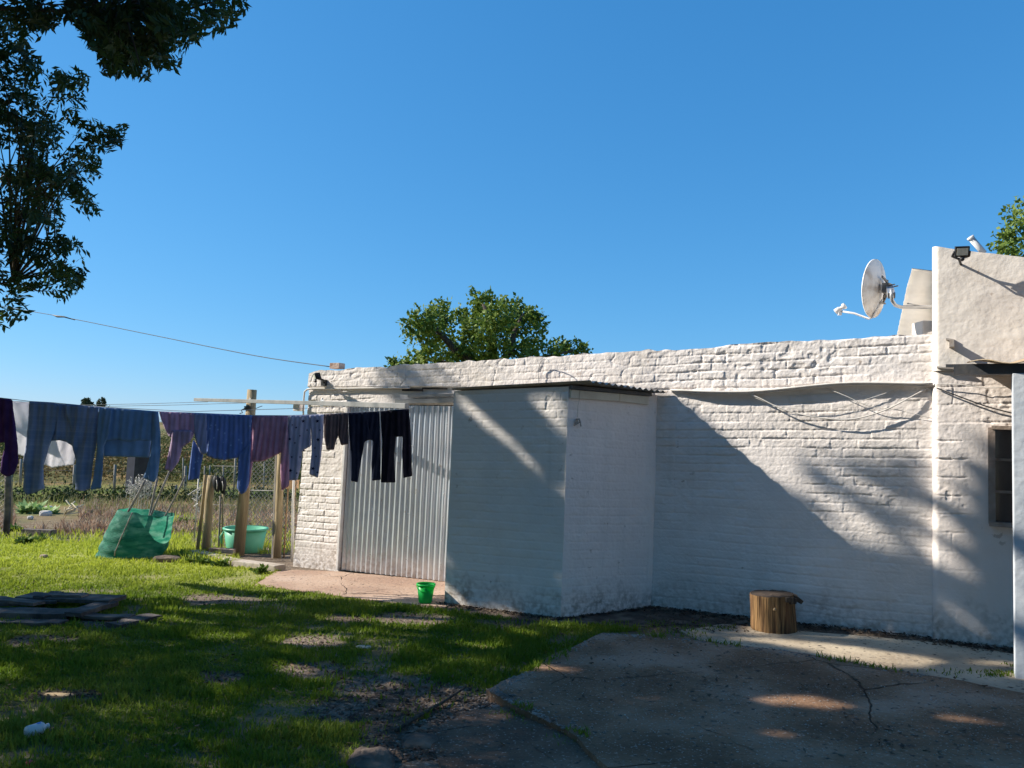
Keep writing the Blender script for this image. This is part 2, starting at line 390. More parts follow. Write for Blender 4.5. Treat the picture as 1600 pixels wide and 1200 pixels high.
# gap of missing mortar under the parapet
m = MB()
for (t0, z0, t1, z1, h) in [(6.05, .592, 5.62, .588, .014), (5.66, .575, 5.35, .57, .03), (5.36, .592, 5.0, .588, .018)]:
    m.bar(W(t0, .016, z0), W(t1, .016, z1), .012, h)
m.build('parapet_crack', M('crack_dark', C(.03, .026, .024), C(.05, .04, .035), 9, .95), shed, shed_loc)
# flashing ledge with its thin shadow, wavy run from the annex to the house
m = MB(); pts = []
for k in range(41):
    q = k / 40; px = 1048 + q * (1458 - 1048); py = 611 + 4 * math.sin(q * 6) * (1 - q) - 12 * sstep(.25, .75, q) + 3.5 * q
    _, t_, z_ = onwall(px, py, .02)
    pts.append((t_, z_, .020 + .040 * (sstep(0, .16, q) * (1 - .25 * sstep(.8, 1, q)))))
for i in range(40):
    (t0, z0, p0), (t1, z1, p1) = pts[i], pts[i + 1]
    V = [W(t0, -.01, z0 + .012), W(t1, -.01, z1 + .012), W(t1, p1, z1 + .004), W(t0, p0, z0 + .004), W(t0, -.01, z0 - .008), W(t1, -.01, z1 - .008), W(t1, p1, z1 - .008), W(t0, p0, z0 - .008)]
    m.add(V, [(0, 1, 2, 3), (7, 6, 5, 4), (3, 2, 6, 7)] + ([(0, 3, 7, 4)] if i == 0 else []) + ([(1, 5, 6, 2)] if i == 39 else []))
m.build('ledge', white_paint, shed, shed_loc)
m = MB(); m.tube([W(pts[i][0], pts[i][2] + .006, pts[i][1] + .012) for i in range(0, 41, 2)], .009, 8); m.build('conduit', cable_white, shed, shed_loc)
# conduit at the left end of the shed
m = MB(); q = [onwall(x, y, .03)[0] for x, y in [(474, 652), (474, 640), (475, 620), (476, 612), (480, 608.5), (488, 607), (540, 607), (612, 606), (640, 606)]]
m.tube(q, .012, 8); m.build('conduit', cable_white, shed, shed_loc)
m = MB(); c = onwall(467, 637, .0)[0]; m.box(c, U * .12, N * .1, Z3 * .09); m.build('brick_stub', white_paint, shed, shed_loc, bevel=.012)

# annex
AF = 1.0
tc_r, tc_l = 2.96, 4.24
zr = lambda t: .545
def pos_front(a, b):
    t = tc_l + .0 - a * (tc_l - tc_r); t = t - (b * .0)
    bot = -1.5 + G * t - .06; z = bot + (.488 + (4.25 - t) * .036 - bot) * b
    P = W0 + t[..., None] * U - AF * N + z[..., None] * Z3
    return P, -N + 0 * P, t, z
def h_front(t, z):
    soft = np.full(t.shape, .72) - .35 * sstep(.1, .45, z) * sstep(3.6, 3.2, t)
    return brick_height(t, z, depth=.008, s=30, soft=soft) + .012 * (fbm(t * 2.5, z * 2.5, 90, 3) - .5)
rebase(relief('annex_front_wall', annex_paint, 200, 280, pos_front, h_front, .12, parent=shed), shed)
# angled side of the annex: straight run then a rounded end that turns into the wall
sp = [np.array([tc_r, AF]), np.array([2.50, .13]), np.array([2.46, .07]), np.array([2.445, .03]), np.array([2.44, -.05])]
seg = np.cumsum([0] + [np.linalg.norm(sp[i + 1] - sp[i]) for i in range(4)])
def pos_side(a, b):
    s_ = .001 + a * (seg[-1] - .001)
    tt = np.interp(s_, seg, [q[0] for q in sp]); pp = np.interp(s_, seg, [q[1] for q in sp])
    e = .012; tt2 = np.interp(s_ + e, seg, [q[0] for q in sp]); pp2 = np.interp(s_ + e, seg, [q[1] for q in sp])
    tt1 = np.interp(s_ - e, seg, [q[0] for q in sp]); pp1 = np.interp(s_ - e, seg, [q[1] for q in sp])
    dt = tt2 - tt1; dp = pp2 - pp1; ln = np.hypot(dt, dp) + 1e-9
    nt_, np_ = dp / ln, -dt / ln       # outward (towards -t, +p)
    bot = -1.5 + G * tt - .06; z = bot + (.53 - bot) * b
    P = W0 + tt[..., None] * U - pp[..., None] * N + z[..., None] * Z3
    nr = nt_[..., None] * U - np_[..., None] * N
    return P, nr, s_, z
def h_side(s_, z): return brick_height(s_, z, depth=.007, s=44, soft=np.full(s_.shape, .70)) + .010 * (fbm(s_ * 2.5, z * 2.5, 91, 3) - .5)
rebase(relief('annex_side_wall', side_bounce_paint, 170, 280, pos_side, h_side, .10, parent=shed), shed)
m = MB(); m.add([W(tc_l, AF - .001, -1.75), W(tc_l, -.2, -1.75), W(tc_l, -.2, .49), W(tc_l, AF - .001, .48)], [(0, 1, 2, 3)])
m.build('annex_back_wall', annex_paint, shed, shed_loc)
# corrugated annex roof: corrugations run along the wall
ca = [(4.33, AF + .07, .552), (2.93, AF + .09, .575), (2.28, .03, .585), (4.33, .03, .585)]
_, tA, zA = onwall(702, 607, AF + .07); _, tC, zC = onwall(917, 594.5, AF + .10); _, tB, zB = onwall(1043, 613, .05)
def roof_pt(a, b):     # a 0 left..1 right, b 0 front..1 wall
    tR = tC + (tB - tC) * b; tL_ = tA + .06 * b
    p = (AF + .035) * (1 - b) + .02 * b
    t = tL_ + (tR - tL_) * a
    zf = zA + (zC - zA) * np.clip((tA - t) / (tA - tC), 0, 1)
    z = zf * (1 - b) + (zB + .004) * b
    z = z + .010 * np.sin(2 * np.pi * p / .078)
    return W0 + t[..., None] * U - p[..., None] * N + z[..., None] * Z3
a, b = np.meshgrid(np.linspace(0, 1, 12), np.linspace(0, 1, 170))
Vt = roof_pt(a, b).reshape(-1, 3); n_ = len(Vt); Vb = Vt - np.array([0, 0, .004])
idx = np.arange(n_).reshape(a.shape); F = np.stack([idx[:-1, :-1], idx[:-1, 1:], idx[1:, 1:], idx[1:, :-1]], -1).reshape(-1, 4)
rim = np.concatenate([idx[0, :], idx[1:, -1], idx[-1, -2::-1], idx[-2:0:-1, 0]]); rim2 = np.roll(rim, -1)
FR = np.stack([rim, rim + n_, rim2 + n_, rim2], -1)
link('annex_roof', np_mesh('annex_roof', np.concatenate([Vt, Vb]) - shed_loc, np.concatenate([F[:, ::-1], F + n_, FR])), rust_sheet, shed)
# fascia boards on the angled side
dirs = (sp[1] - sp[0]) / np.linalg.norm(sp[1] - sp[0])
def side_pt(s_, o, z): q = sp[0] + dirs * s_; nn = np.array([dirs[1], -dirs[0]]); q = q + nn * o; return W(q[0], q[1], z)
for s0, s1, za, zb, zc, zd in [(.012, .60, .425, .502, .432, .505), (.605, .98, .432, .505, .42, .50)]:
    m = MB(); V = [side_pt(s0, .004, za), side_pt(s1, .004, zc), side_pt(s1, .004, zd), side_pt(s0, .004, zb), side_pt(s0, .028, za), side_pt(s1, .028, zc), side_pt(s1, .028, zd), side_pt(s0, .028, zb)]
    m.add(V, [(0, 1, 2, 3), (4, 5, 6, 7), (0, 1, 5, 4), (1, 2, 6, 5), (2, 3, 7, 6), (3, 0, 4, 7)], 0, False)
    m.build('fascia_board', M('cream_fascia', C(.70, .64, .52), C(.62, .55, .44), 6, .7, .3), shed, shed_loc, bevel=.003)
m = MB(); V = [side_pt(q_, o_, z_) for z_ in (.508, .542) for q_, o_ in ((.0, .008), (1.0, .008), (1.0, .05), (.0, .05))]; m.add(V, [(0, 1, 2, 3), (4, 5, 6, 7), (0, 1, 5, 4), (1, 2, 6, 5), (2, 3, 7, 6), (3, 0, 4, 7)], 0, False); m.build('eave_shade_strip', steel_dark, shed, shed_loc)  # dark strip standing in for the shade under the roof overhang
m = MB(); s0 = .10
m.tube([side_pt(s0, .005, .23), side_pt(s0, .05, .235), side_pt(s0 + .01, .055, .20)], .008, 6); m.tube([side_pt(s0 - .03, .01, .17), side_pt(s0 + .02, .04, .21), side_pt(s0 + .05, .015, .17)], .006, 6)
m.box(side_pt(s0, .012, .21), [.025, .012, 0], [0, .015, 0], [0, 0, .03]); m.build('tap_stub', rust_sheet, shed, shed_loc)
m = MB(); m.tube([side_pt(.11, .033, .53), side_pt(.112, .032, .44), side_pt(.108, .012, .36), side_pt(.11, .012, .25)], .0025, 5); m.build('drop_cable', cable_white, shed, shed_loc)

# ================================================================== HOUSE
HP = .07
house_loc = W(-1.4, 0, -1.45)
house = empty('house_building', house_loc, 'white plastered house at the right edge with raked gable and small window', 'house')
zs = .735
def pos_hl(a, b):
    t = -.001 - 2.6 * a ** 1.25; bot = -1.5 + G * t - .06; z = bot + (zs - bot) * b
    P = W0 + t[..., None] * U - HP * N + z[..., None] * Z3
    return P, -N + 0 * P, t, z
_, w_l, w_t = onwall(1549, 668, HP); _, _, w_b = onwall(1549, 818, HP)
w_r = w_l - .62
def bead(t): k = np.clip((t + .055) / .055, 0, 1); return -(HP - .004) * (1 - np.sqrt(np.clip(1 - k * k, 0, 1)))
def h_hl(t, z):
    q = .06 * (fbm(z * 3, t * 0 + 2, 14, 3) - .5)
    soft = np.maximum(sstep(-.20, -.26, t + q) * sstep(.30, .24, z + q), sstep(-.35, -.75, z) * .93)
    return brick_height(t, z, cw=.36, ch=.152, depth=.011, s=60, soft=soft, rnd=.006) + bead(t)
rebase(relief('wall', block_paint, 330, 300, pos_hl, h_hl, .20, hole=(w_r, w_l, w_b, w_t), parent=house), house)
_, ga_t, ga_z = onwall(1466, 384, HP + .03); _, gb_t, gb_z = onwall(1600, 401, HP + .03)
gs = (gb_z - ga_z) / (gb_t - ga_t)
def pos_hu(a, b):
    t = -.0 - 2.6 * a ** 1.25; top = ga_z + gs * (t - 0) + .008 * (vnoise(t * 6, t * 0, 4) - .5); z = zs + .004 + (top - zs) * b
    P = W0 + t[..., None] * U - (HP + .03) * N + z[..., None] * Z3
    return P, -N + 0 * P, t, z
def h_hu(t, z): return 1.3 * bead(t) + .010 * (fbm(t * 4, z * 4, 70, 5) - .5) + .006 * (fbm(t * 14, z * 14, 71, 3) - .5)
rebase(relief('gable_wall', plaster, 260, 110, pos_hu, h_hu, .26, parent=house), house)
m = MB(); m.add([W(-.01, -.16, .60), W(-.01, -3.0, .60), W(-.01, -3.0, 1.55), W(-.01, -.16, 1.70)], [(0, 1, 2, 3)])
m.build('side_wall', plaster, house, house_loc)
m = MB(); m.add([W(-.02, -.16, 1.62), W(-2.6, -.16, .95), W(-2.6, -3, .9), W(-.02, -3., 1.5)], [(0, 1, 2, 3)]); m.build('roof', rust_sheet, house, house_loc)
# window
m = MB()
for (t0, z0, t1, z1) in [(w_l, w_b, w_l, w_t), (w_r, w_b, w_r, w_t)]: m.bar(W(t0, HP + .006, z0), W(t1, HP + .006, z1), .05, .032, N)
m.bar(W(w_l, HP + .008, w_t), W(w_r, HP + .008, w_t), .05, .03); m.bar(W(w_l + .02, HP + .02, w_b), W(w_r - .02, HP + .02, w_b), .10, .035)
win = m.build('window_frame', frame_mat, house, house_loc)
m = MB()
for k in (1, 2):
    zz = w_b + (w_t - w_b) * k / 3; m.bar(W(w_l - .02, HP - .03, zz), W(w_r + .02, HP - .03, zz), .02, .022)
m.bar(W((w_l + w_r) / 2, HP - .031, w_b), W((w_l + w_r) / 2, HP - .031, w_t), .02, .02, N)
gb = m.build('glazing_bar', frame_mat, None); gb.parent = win; gb.location = -house_loc
m = MB(); m.add([W(w_l, HP - .05, w_b), W(w_r, HP - .05, w_b), W(w_r, HP - .05, w_t), W(w_l, HP - .05, w_t)], [(0, 1, 2, 3)])
pn = m.build('pane', pane_mat, None); pn.parent = win; pn.location = -house_loc
# sheet metal hood jutting out of the side of the gable above the shed roof
m = MB()
A = atdepth(1425, 419, 7.3); B = atdepth(1475, 425, 7.3); Cc = atdepth(1472, 448, 7.75); D = atdepth(1418, 446, 7.75)
E1 = atdepth(1400, 530, 9.2); E2 = atdepth(1475, 530, 9.2)
def sheet(m, q, th, mi=0):
    q = [np.asarray(k, float) for k in q]; n = np.cross(q[1] - q[0], q[3] - q[0]); n /= np.linalg.norm(n)
    V = q + [k - n * th for k in q]; m.add(V, [(0, 1, 2, 3), (7, 6, 5, 4), (0, 4, 5, 1), (1, 5, 6, 2), (2, 6, 7, 3), (3, 7, 4, 0)], mi, False)
def corr_sheet(m, q, th, waves, amp):
    q = [np.asarray(k, float) for k in q]; n = np.cross(q[1] - q[0], q[3] - q[0]); n /= np.linalg.norm(n); K = waves * 8
    V = []
    for k in range(K + 1):
        w = k / K; a_ = q[0] + (q[1] - q[0]) * w; b_ = q[3] + (q[2] - q[3]) * w; o_ = n * amp * math.sin(2 * math.pi * waves * w)
        V += [a_ + o_, b_ + o_, b_ + o_ - n * th, a_ + o_ - n * th]
    Fc = []
    for k in range(K):
        i = 4 * k; j = i + 4
        Fc += [(i, j, j + 1, i + 1), (i + 1, j + 1, j + 2, i + 2), (i + 2, j + 2, j + 3, i + 3), (i + 3, j + 3, j, i)]
    m.add(V, Fc, 0, True)
corr_sheet(m, [D, A, B, Cc], .006, 1, .004)
corr_sheet(m, [E1, D + Z3 * .02, Cc + Z3 * .02, E2], .006, 9, .004)
m.build('eave_sheet', beige_sheet, house, house_loc)
m = MB(); a1 = atdepth(1428, 519, 7.0); m.box(atdepth(1447, 520, 7.2), [.17, 0, 0], [0, .2, 0], [0, 0, .20]); m.build('eave_box', plaster, house, house_loc, bevel=.01)
# bracket below the gable and thin dark lip
m = MB(); c = onwall(1487, 537, .16)[0]; m.bar(onwall(1478, 530, .10)[0], onwall(1491, 532, .10)[0], .05, .015); m.bar(c + N * .12, c - N * .03, .035, .055)
m.build('bracket', rust_sheet, house, house_loc)
m = MB(); m.bar(onwall(1464, 574, HP + .03)[0], onwall(1502, 577, HP + .03)[0], .06, .012); m.build('lip', rust_sheet, house, house_loc)

# veranda: post + beam + tan roof sheets (one thing in front of the house)
vp = ground(1592, 1060); VPp = W0 @ N - vp @ N; Vt_ = (vp - W0) @ U
ver = empty('veranda_frame', vp, 'white veranda post carrying dark steel beam and rusty tan roof edge', 'veranda')
pw = .115
_, pt_l, _ = onwall(1583, 800, VPp); pt_c = pt_l - pw / 2
m = MB(); m.bar(W(pt_c, VPp, -1.5 + G * pt_c - .05), W(pt_c, VPp, .62), pw, pw, N); m.build('post', M('post_paint', C(.50, .54, .58), C(.58, .61, .64), 6, .6, .3), ver, vp, bevel=.006)
_, bt, bz = onwall(1490, 578, VPp)
m = MB(); m.bar(W(bt, VPp, bz), W(bt - 2.6, VPp, bz), .075, .072); m.bar(W(bt + .05, VPp - .14, bz + .045), W(bt - 2.6, VPp - .14, bz + .045), .05, .02)
m.build('beam', steel_dark, ver, vp)
m = MB(); K = 60
V = []; 
for k in range(K + 1):
    w = k / K; t_ = bt - .10 - w * 2.4
    zz = bz + .052 + .014 * math.sin(2 * math.pi * w * 2.4 / .33) + .02 * max(0, math.sin(w * 14 - 1.2)) ** 6
    V += [W(t_, VPp + .10, zz), W(t_, .12, zz + .10), W(t_, .12, zz + .094), W(t_, VPp + .10, zz - .010)]
Fc = []
for k in range(K):
    i = 4 * k; j = i + 4; Fc += [(i, j, j + 1, i + 1), (i + 2, j + 2, j + 3, i + 3), (i + 3, j + 3, j, i), (i + 1, j + 1, j + 2, i + 2)]
m.add(V, Fc, 0, True); m.build('roof_sheet', tan_sheet, ver, vp)

# ================================================================== lights, dish, cables on the buildings
def floodlight(name, px, py, p, label, yaw):
    P, t_, z_ = onwall(px, py, p)
    o = empty(name, P, label, 'floodlight', 'black wall floodlights')
    fwd = -N * math.cos(yaw) + -U * math.sin(yaw) * 1 + np.array([0, 0, -.35]); fwd /= np.linalg.norm(fwd)
    sd = np.cross(fwd, Z3); sd /= np.linalg.norm(sd); up = np.cross(sd, fwd)
    m = MB(); m.box(P, sd * .105, fwd * .04, up * .085)
    for k in range(5): m.box(P - fwd * .035 + sd * (k - 2) * .019, sd * .005, fwd * .03, up * .075)
    m.build('lamp_body', black_plastic, o, P, bevel=.004)
    m = MB(); m.box(P + fwd * .021, sd * .080, fwd * .006, up * .058); m.build('glass', glass_pale, o, P)
    m = MB(); m.tube([P + sd * .055, P + sd * .062 - up * .04 - fwd * .03, P - fwd * .08 - up * .07, W(t_, 0.06, z_ - .07)], .010, 6)
    m.tube([P - sd * .055, P - sd * .062 - up * .04 - fwd * .03, P - fwd * .08 - up * .07], .010, 6)
    m.box(W(t_, HP * .6, z_ - .07), U * .07, N * .06, Z3 * .08); m.build('bracket', black_plastic, o, P)
    m = MB(); m.lathe(P - up * .05 + fwd * .01, -Z3 * .8 + fwd, [(.001, 0), (.015, .002), (.018, .022), (.012, .032), (.001, .036)], 12); m.build('motion_sensor', black_plastic, o, P)
    return o
floodlight('floodlight', 1503, 393, .30, 'black floodlight with pale glass high on the gable wall above the veranda', .2)
floodlight('floodlight', 494, 588, .20, 'black floodlight on the far left top corner of the brick shed', -.6)
# satellite dish
DP = atdepth(1368, 451, 7.1)
dish = empty('satellite_dish', DP, 'off-white round satellite dish on bent pole at the gable side', 'satellite dish')
az = R(-44); ax = np.array([math.sin(az), math.cos(az), .10]); ax /= np.linalg.norm(ax)
prof = [(r_, .055 * (r_ / .27) ** 2 - .04) for r_ in np.linspace(.002, .268, 12)]
m = MB(); m.lathe(DP, ax, prof, 40); m.lathe(DP - ax * .006, ax, prof, 40)
e = prof[-1]; m.lathe(DP, ax, [(e[0], e[1]), (e[0] + .006, e[1] + .004), (e[0] + .006, e[1] - .008), (e[0], e[1] - .006)], 40)
m.build('reflector', dish_paint, dish, DP)
sd = np.cross(ax, Z3); sd /= np.linalg.norm(sd); up = np.cross(sd, ax)
bk = DP - ax * .075
m = MB(); m.box(bk - ax * .03, sd * .10, ax * .06, up * .09); m.bar(bk + up * .09 + sd * .06, bk - up * .12 + sd * .02, .012, .02); m.bar(bk + up * .10 - sd * .07, bk + up * .07 + sd * .07, .012, .02)
m.bar(bk - up * .14 - sd * .06, bk - up * .13 + sd * .07, .01, .015); m.bar(bk - up * .13 + sd * .02, bk - up * .02 - ax * .05, .012, .012)
for q in (-.04, .04): m.tube([bk - ax * .06 + sd * q + up * .02, bk - ax * .11 + sd * q + up * .03], .006, 6)
m.build('mount', M('dull_mount', C(.16, .15, .14), C(.26, .24, .22), 14, .6), dish, DP)
pe = onwall(1462, 479, -.25)[0]
p1 = atdepth(1393, 462, 6.7); 
m = MB(); m.tube([p1 + Z3 * .06, p1, atdepth(1394, 470, 6.7), atdepth(1399, 477, 6.72), atdepth(1408, 480, 6.75), atdepth(1435, 480, 6.8), pe], .016, 10); m.bar(bk - ax * .05, p1, .06, .05)
m.tube([atdepth(1418, 474, 6.74), atdepth(1436, 477.5, 6.8)], .006, 6); m.build('pole', galv, dish, DP)
bot = DP - up * .255 + ax * .03
lnb = atdepth(1312, 486, 7.3)
m = MB(); m.tube([bk - up * .10 - ax*.0, DP - up * .27 - ax * .0, DP - up * .285 + ax * .03, lnb + (bot - lnb) * .5, lnb], .010, 8); m.build('feed_arm', white_plastic, dish, DP)
dl = DP - lnb; dl /= np.linalg.norm(dl)
m = MB(); m.lathe(lnb + Z3 * .02, dl, [(.001, -.05), (.026, -.048), (.026, 0), (.018, .005), (.018, .03), (.030, .035), (.030, .06), (.001, .062)], 14)
m.box(lnb - Z3 * .01, [.03, 0, 0], [0, .03, 0], [0, 0, .06]); m.build('receiver_head', white_plastic, dish, DP)
# small white tube aerial on the gable
q0 = atdepth(1531, 388, 6.55); q1 = atdepth(1518, 373, 6.55)
o = empty('roof_pipe', q0, 'short white tube sticking up slanted behind the gable top', 'pipe')
m = MB(); m.tube([q0 + (q0 - q1) * .5, q0, q1], .026, 10); m.lathe(q1, q1 - q0, [(.026, 0), (.03, .004), (.03, .02), (.001, .022)], 12); m.build('tube', white_plastic, o, q0)
m = MB(); m.bar(q0, q0 + np.array([.04, 0, -.09]), .03, .02); m.build('clamp', galv, o, q0)
# loose brick on parapet end
c = onwall(527, 572, -.10)[0]
m = MB(); m.box(c, U * .17 + Z3 * .0, N * .11, Z3 * .075); o = m.build('loose_brick', brickred, None, c, bevel=.008)
tag(o, 'loose red brown brick lying on the left end of the shed parapet', 'brick')
# cables on the wall
def cable(name, pts, r, mat, label, n=6, sub=6):
    P = [np.asarray(q, float) for q in pts]
    out = []
    for i in range(len(P) - 1):
        a_ = P[max(i - 1, 0)]; b_ = P[i]; c_ = P[i + 1]; d_ = P[min(i + 2, len(P) - 1)]
        for k in range(sub):
            t_ = k / sub; out.append(.5 * ((2 * b_) + (c_ - a_) * t_ + (2 * a_ - 5 * b_ + 4 * c_ - d_) * t_ ** 2 + (3 * b_ - a_ - 3 * c_ + d_) * t_ ** 3))
    out.append(P[-1]); m = MB(); m.tube(out, r, n); o = m.build(name, mat, None, P[0]); tag(o, label, 'cable'); return o
ow = lambda x, y, p: onwall(x, y, p)[0]
cable('wall_cable', [ow(1150, 610, .03), ow(1180, 619, .05), ow(1225, 640, .06), ow(1275, 652, .06), ow(1330, 655, .06), ow(1380, 642, .06), ow(1420, 622, .05), ow(1450, 606, .02)], .0065, cable_white, 'thick cable sagging in a deep loop below the wall ledge')
cable('wall_cable', [ow(1290, 606, .03), ow(1320, 618, .05), ow(1360, 635, .05), ow(1400, 640, .04), ow(1462, 655, .02)], .0035, cable_white, 'thin straight pale cable slanting down right below the ledge')
cable('wall_cable', [ow(1120, 606, .02), ow(1165, 616, .04), ow(1215, 634, .04), ow(1290, 640, .03), ow(1360, 622, .03), ow(1412, 604, .02)], .003, cable_white, 'thin white cable drooping in a shallow curve beneath the ledge')
cable('wall_cable', [ow(1463, 600, HP + .03), ow(1500, 601, HP + .04), ow(1540, 606, HP + .04), ow(1600, 603, HP + .03)], .004, cable_white, 'pale cable running level on the house wall under the beam')
cable('wall_cable', [ow(1463, 606, HP + .02), ow(1500, 620, HP + .03), ow(1545, 636, HP + .03), ow(1600, 650, HP + .02)], .006, wire_dark, 'dark cable slanting down the house wall towards the window top')
cable('bent_wire', [ow(842, 601, .03), ow(841, 580, .035), ow(845, 565, .05), ow(852, 560, .10), ow(858, 566, .12)], .005, wire_light, 'bent wire hook sticking out at the parapet top above the boxed lean-to')
cable('overhead_wire', [atdepth(-160, 446, 16.), atdepth(-40, 470, 15.2), atdepth(40, 485, 14.6), atdepth(110, 497.5, 14.), atdepth(250, 526, 12.8), atdepth(400, 556, 11.4), onwall(516, 573, -.12)[0]], .006, wire_dark, 'thin overhead wire sloping from the left tree to the shed corner', 5)
m = MB(); m.tube([atdepth(82, 492, 14.2), atdepth(90, 494.5, 14.1), atdepth(100, 495, 14.05), atdepth(117, 500, 13.95)], [.006, .022, .015, .006], 6); o = m.build('wire_splice', wire_dark, None, atdepth(100, 496, 14.05)); tag(o, 'dark taped splice on the overhead wire near the tree', 'wire splice')

# ================================================================== GROUND
def gpt(px, py): q = ground(px, py); return (q[0], q[1])
def noisy_poly(pl, amp, n=8, s=0):
    out = []
    for i in range(len(pl)):
        a_ = np.array(pl[i]); b_ = np.array(pl[(i + 1) % len(pl)]); d_ = b_ - a_; nn = np.array([-d_[1], d_[0]]); ln = np.linalg.norm(nn) + 1e-9; nn /= ln
        k_ = max(1, min(n, int(ln / .06)))
        for k in range(k_):
            q = a_ + d_ * k / k_; out.append(tuple(q + nn * amp * (fbm(q[0] * 5 + s, q[1] * 5, 3 + s, 3) - .5) * 2))
    return out
rad = np.concatenate([[.3], np.geomspace(1.0, 700, 110)]); azs = np.linspace(0, 2 * np.pi, 241)[:-1]
X = np.outer(rad, np.sin(azs)); Y = np.outer(rad, np.cos(azs))
Zg = gz(X, Y) + .03 * (fbm(X * .7, Y * .7, 5, 3) - .5) * sstep(16, 26, np.hypot(X, Y)) * sstep(200, 30, np.hypot(X, Y)) * 4
V = np.stack([X, Y, Zg], -1).reshape(-1, 3); nr_, na_ = X.shape
idx = np.arange(nr_ * na_).reshape(nr_, na_); nx = np.roll(idx, -1, 1)
F = np.stack([idx[:-1], nx[:-1], nx[1:], idx[1:]], -1).reshape(-1, 4)
V = np.concatenate([V, [[0, 0, gz(0., 0.)]]])
def ground_mat():
    m = bpy.data.materials.new('soil_and_fields'); m.use_nodes = True; nt = m.node_tree; L = nt.links; b = nt.nodes['Principled BSDF']
    b.inputs['Roughness'].default_value = .95; b.inputs['Specular IOR Level'].default_value = .1
    tc = nt.nodes.new('ShaderNodeTexCoord')
    def noise(s, d=6):
        n = nt.nodes.new('ShaderNodeTexNoise'); n.inputs['Scale'].default_value = s; n.inputs['Detail'].default_value = d; L.new(tc.outputs['Object'], n.inputs['Vector']); return n.outputs['Fac']
    def ramp(src, els):
        r = nt.nodes.new('ShaderNodeValToRGB'); r.color_ramp.elements.remove(r.color_ramp.elements[1])
        r.color_ramp.elements[0].position, r.color_ramp.elements[0].color = els[0]
        for p_, c_ in els[1:]: e = r.color_ramp.elements.new(p_); e.color = c_
        L.new(src, r.inputs['Fac']); return r.outputs['Color']
    def mix(fac, a_, b_):
        x = nt.nodes.new('ShaderNodeMixRGB'); L.new(fac, x.inputs['Fac'])
        for i, k in ((1, a_), (2, b_)):
            if isinstance(k, tuple): x.inputs[i].default_value = k
            else: L.new(k, x.inputs[i])
        return x.outputs['Color']
    soil = ramp(noise(3.5), [(.35, C(.10, .075, .055)), (.55, C(.17, .13, .095)), (.7, C(.26, .20, .15))])
    soil = mix(ramp(noise(40, 3), [(.55, C(0, 0, 0)), (.7, C(1, 1, 1))]), soil, C(.30, .25, .20))
    fld = ramp(noise(.35), [(.38, C(.10, .15, .025)), (.5, C(.17, .20, .04)), (.6, C(.22, .16, .065))])
    dry = ramp(noise(.12), [(.38, C(.10, .115, .035)), (.5, C(.24, .15, .06)), (.62, C(.27, .19, .09))])
    hill = ramp(noise(.035), [(.4, C(.08, .10, .035)), (.5, C(.17, .15, .06)), (.6, C(.24, .17, .08))])
    ln = nt.nodes.new('ShaderNodeVectorMath'); ln.operation = 'LENGTH'; L.new(tc.outputs['Object'], ln.inputs[0])
    wob = nt.nodes.new('ShaderNodeMath'); wob.operation = 'MULTIPLY_ADD'; L.new(noise(.08, 3), wob.inputs[0]); wob.inputs[1].default_value = 26; L.new(ln.outputs['Value'], wob.inputs[2])
    def step(a_, b_):
        r = nt.nodes.new('ShaderNodeMapRange'); r.inputs['From Min'].default_value = a_; r.inputs['From Max'].default_value = b_; L.new(wob.outputs[0], r.inputs['Value']); return r.outputs['Result']
    c = mix(step(28, 36), soil, fld); c = mix(step(46, 54), c, dry); c = mix(step(100, 120), c, hill)
    L.new(c, b.inputs['Base Color'])
    bp = nt.nodes.new('ShaderNodeBump'); bp.inputs['Distance'].default_value = .03; bp.inputs['Strength'].default_value = .8; L.new(noise(22, 8), bp.inputs['Height']); L.new(bp.outputs['Normal'], b.inputs['Normal'])
    return m
me = np_mesh('ground', V, F[:, ::-1])
import bmesh
g_ob = link('ground', me, ground_mat()); tag(g_ob, kind='structure')
# centre fan to close the sheet
bm = bmesh.new(); bm.from_mesh(me); bm.verts.ensure_lookup_table(); cv = bm.verts[-1]
for k in range(na_): bm.faces.new((bm.verts[k], bm.verts[(k + 1) % na_], cv)).smooth = True
bmesh.ops.recalc_face_normals(bm, faces=bm.faces[:]); bm.to_mesh(me); bm.free()
if me.polygons[len(me.polygons) // 2].normal.z < 0: me.flip_normals()

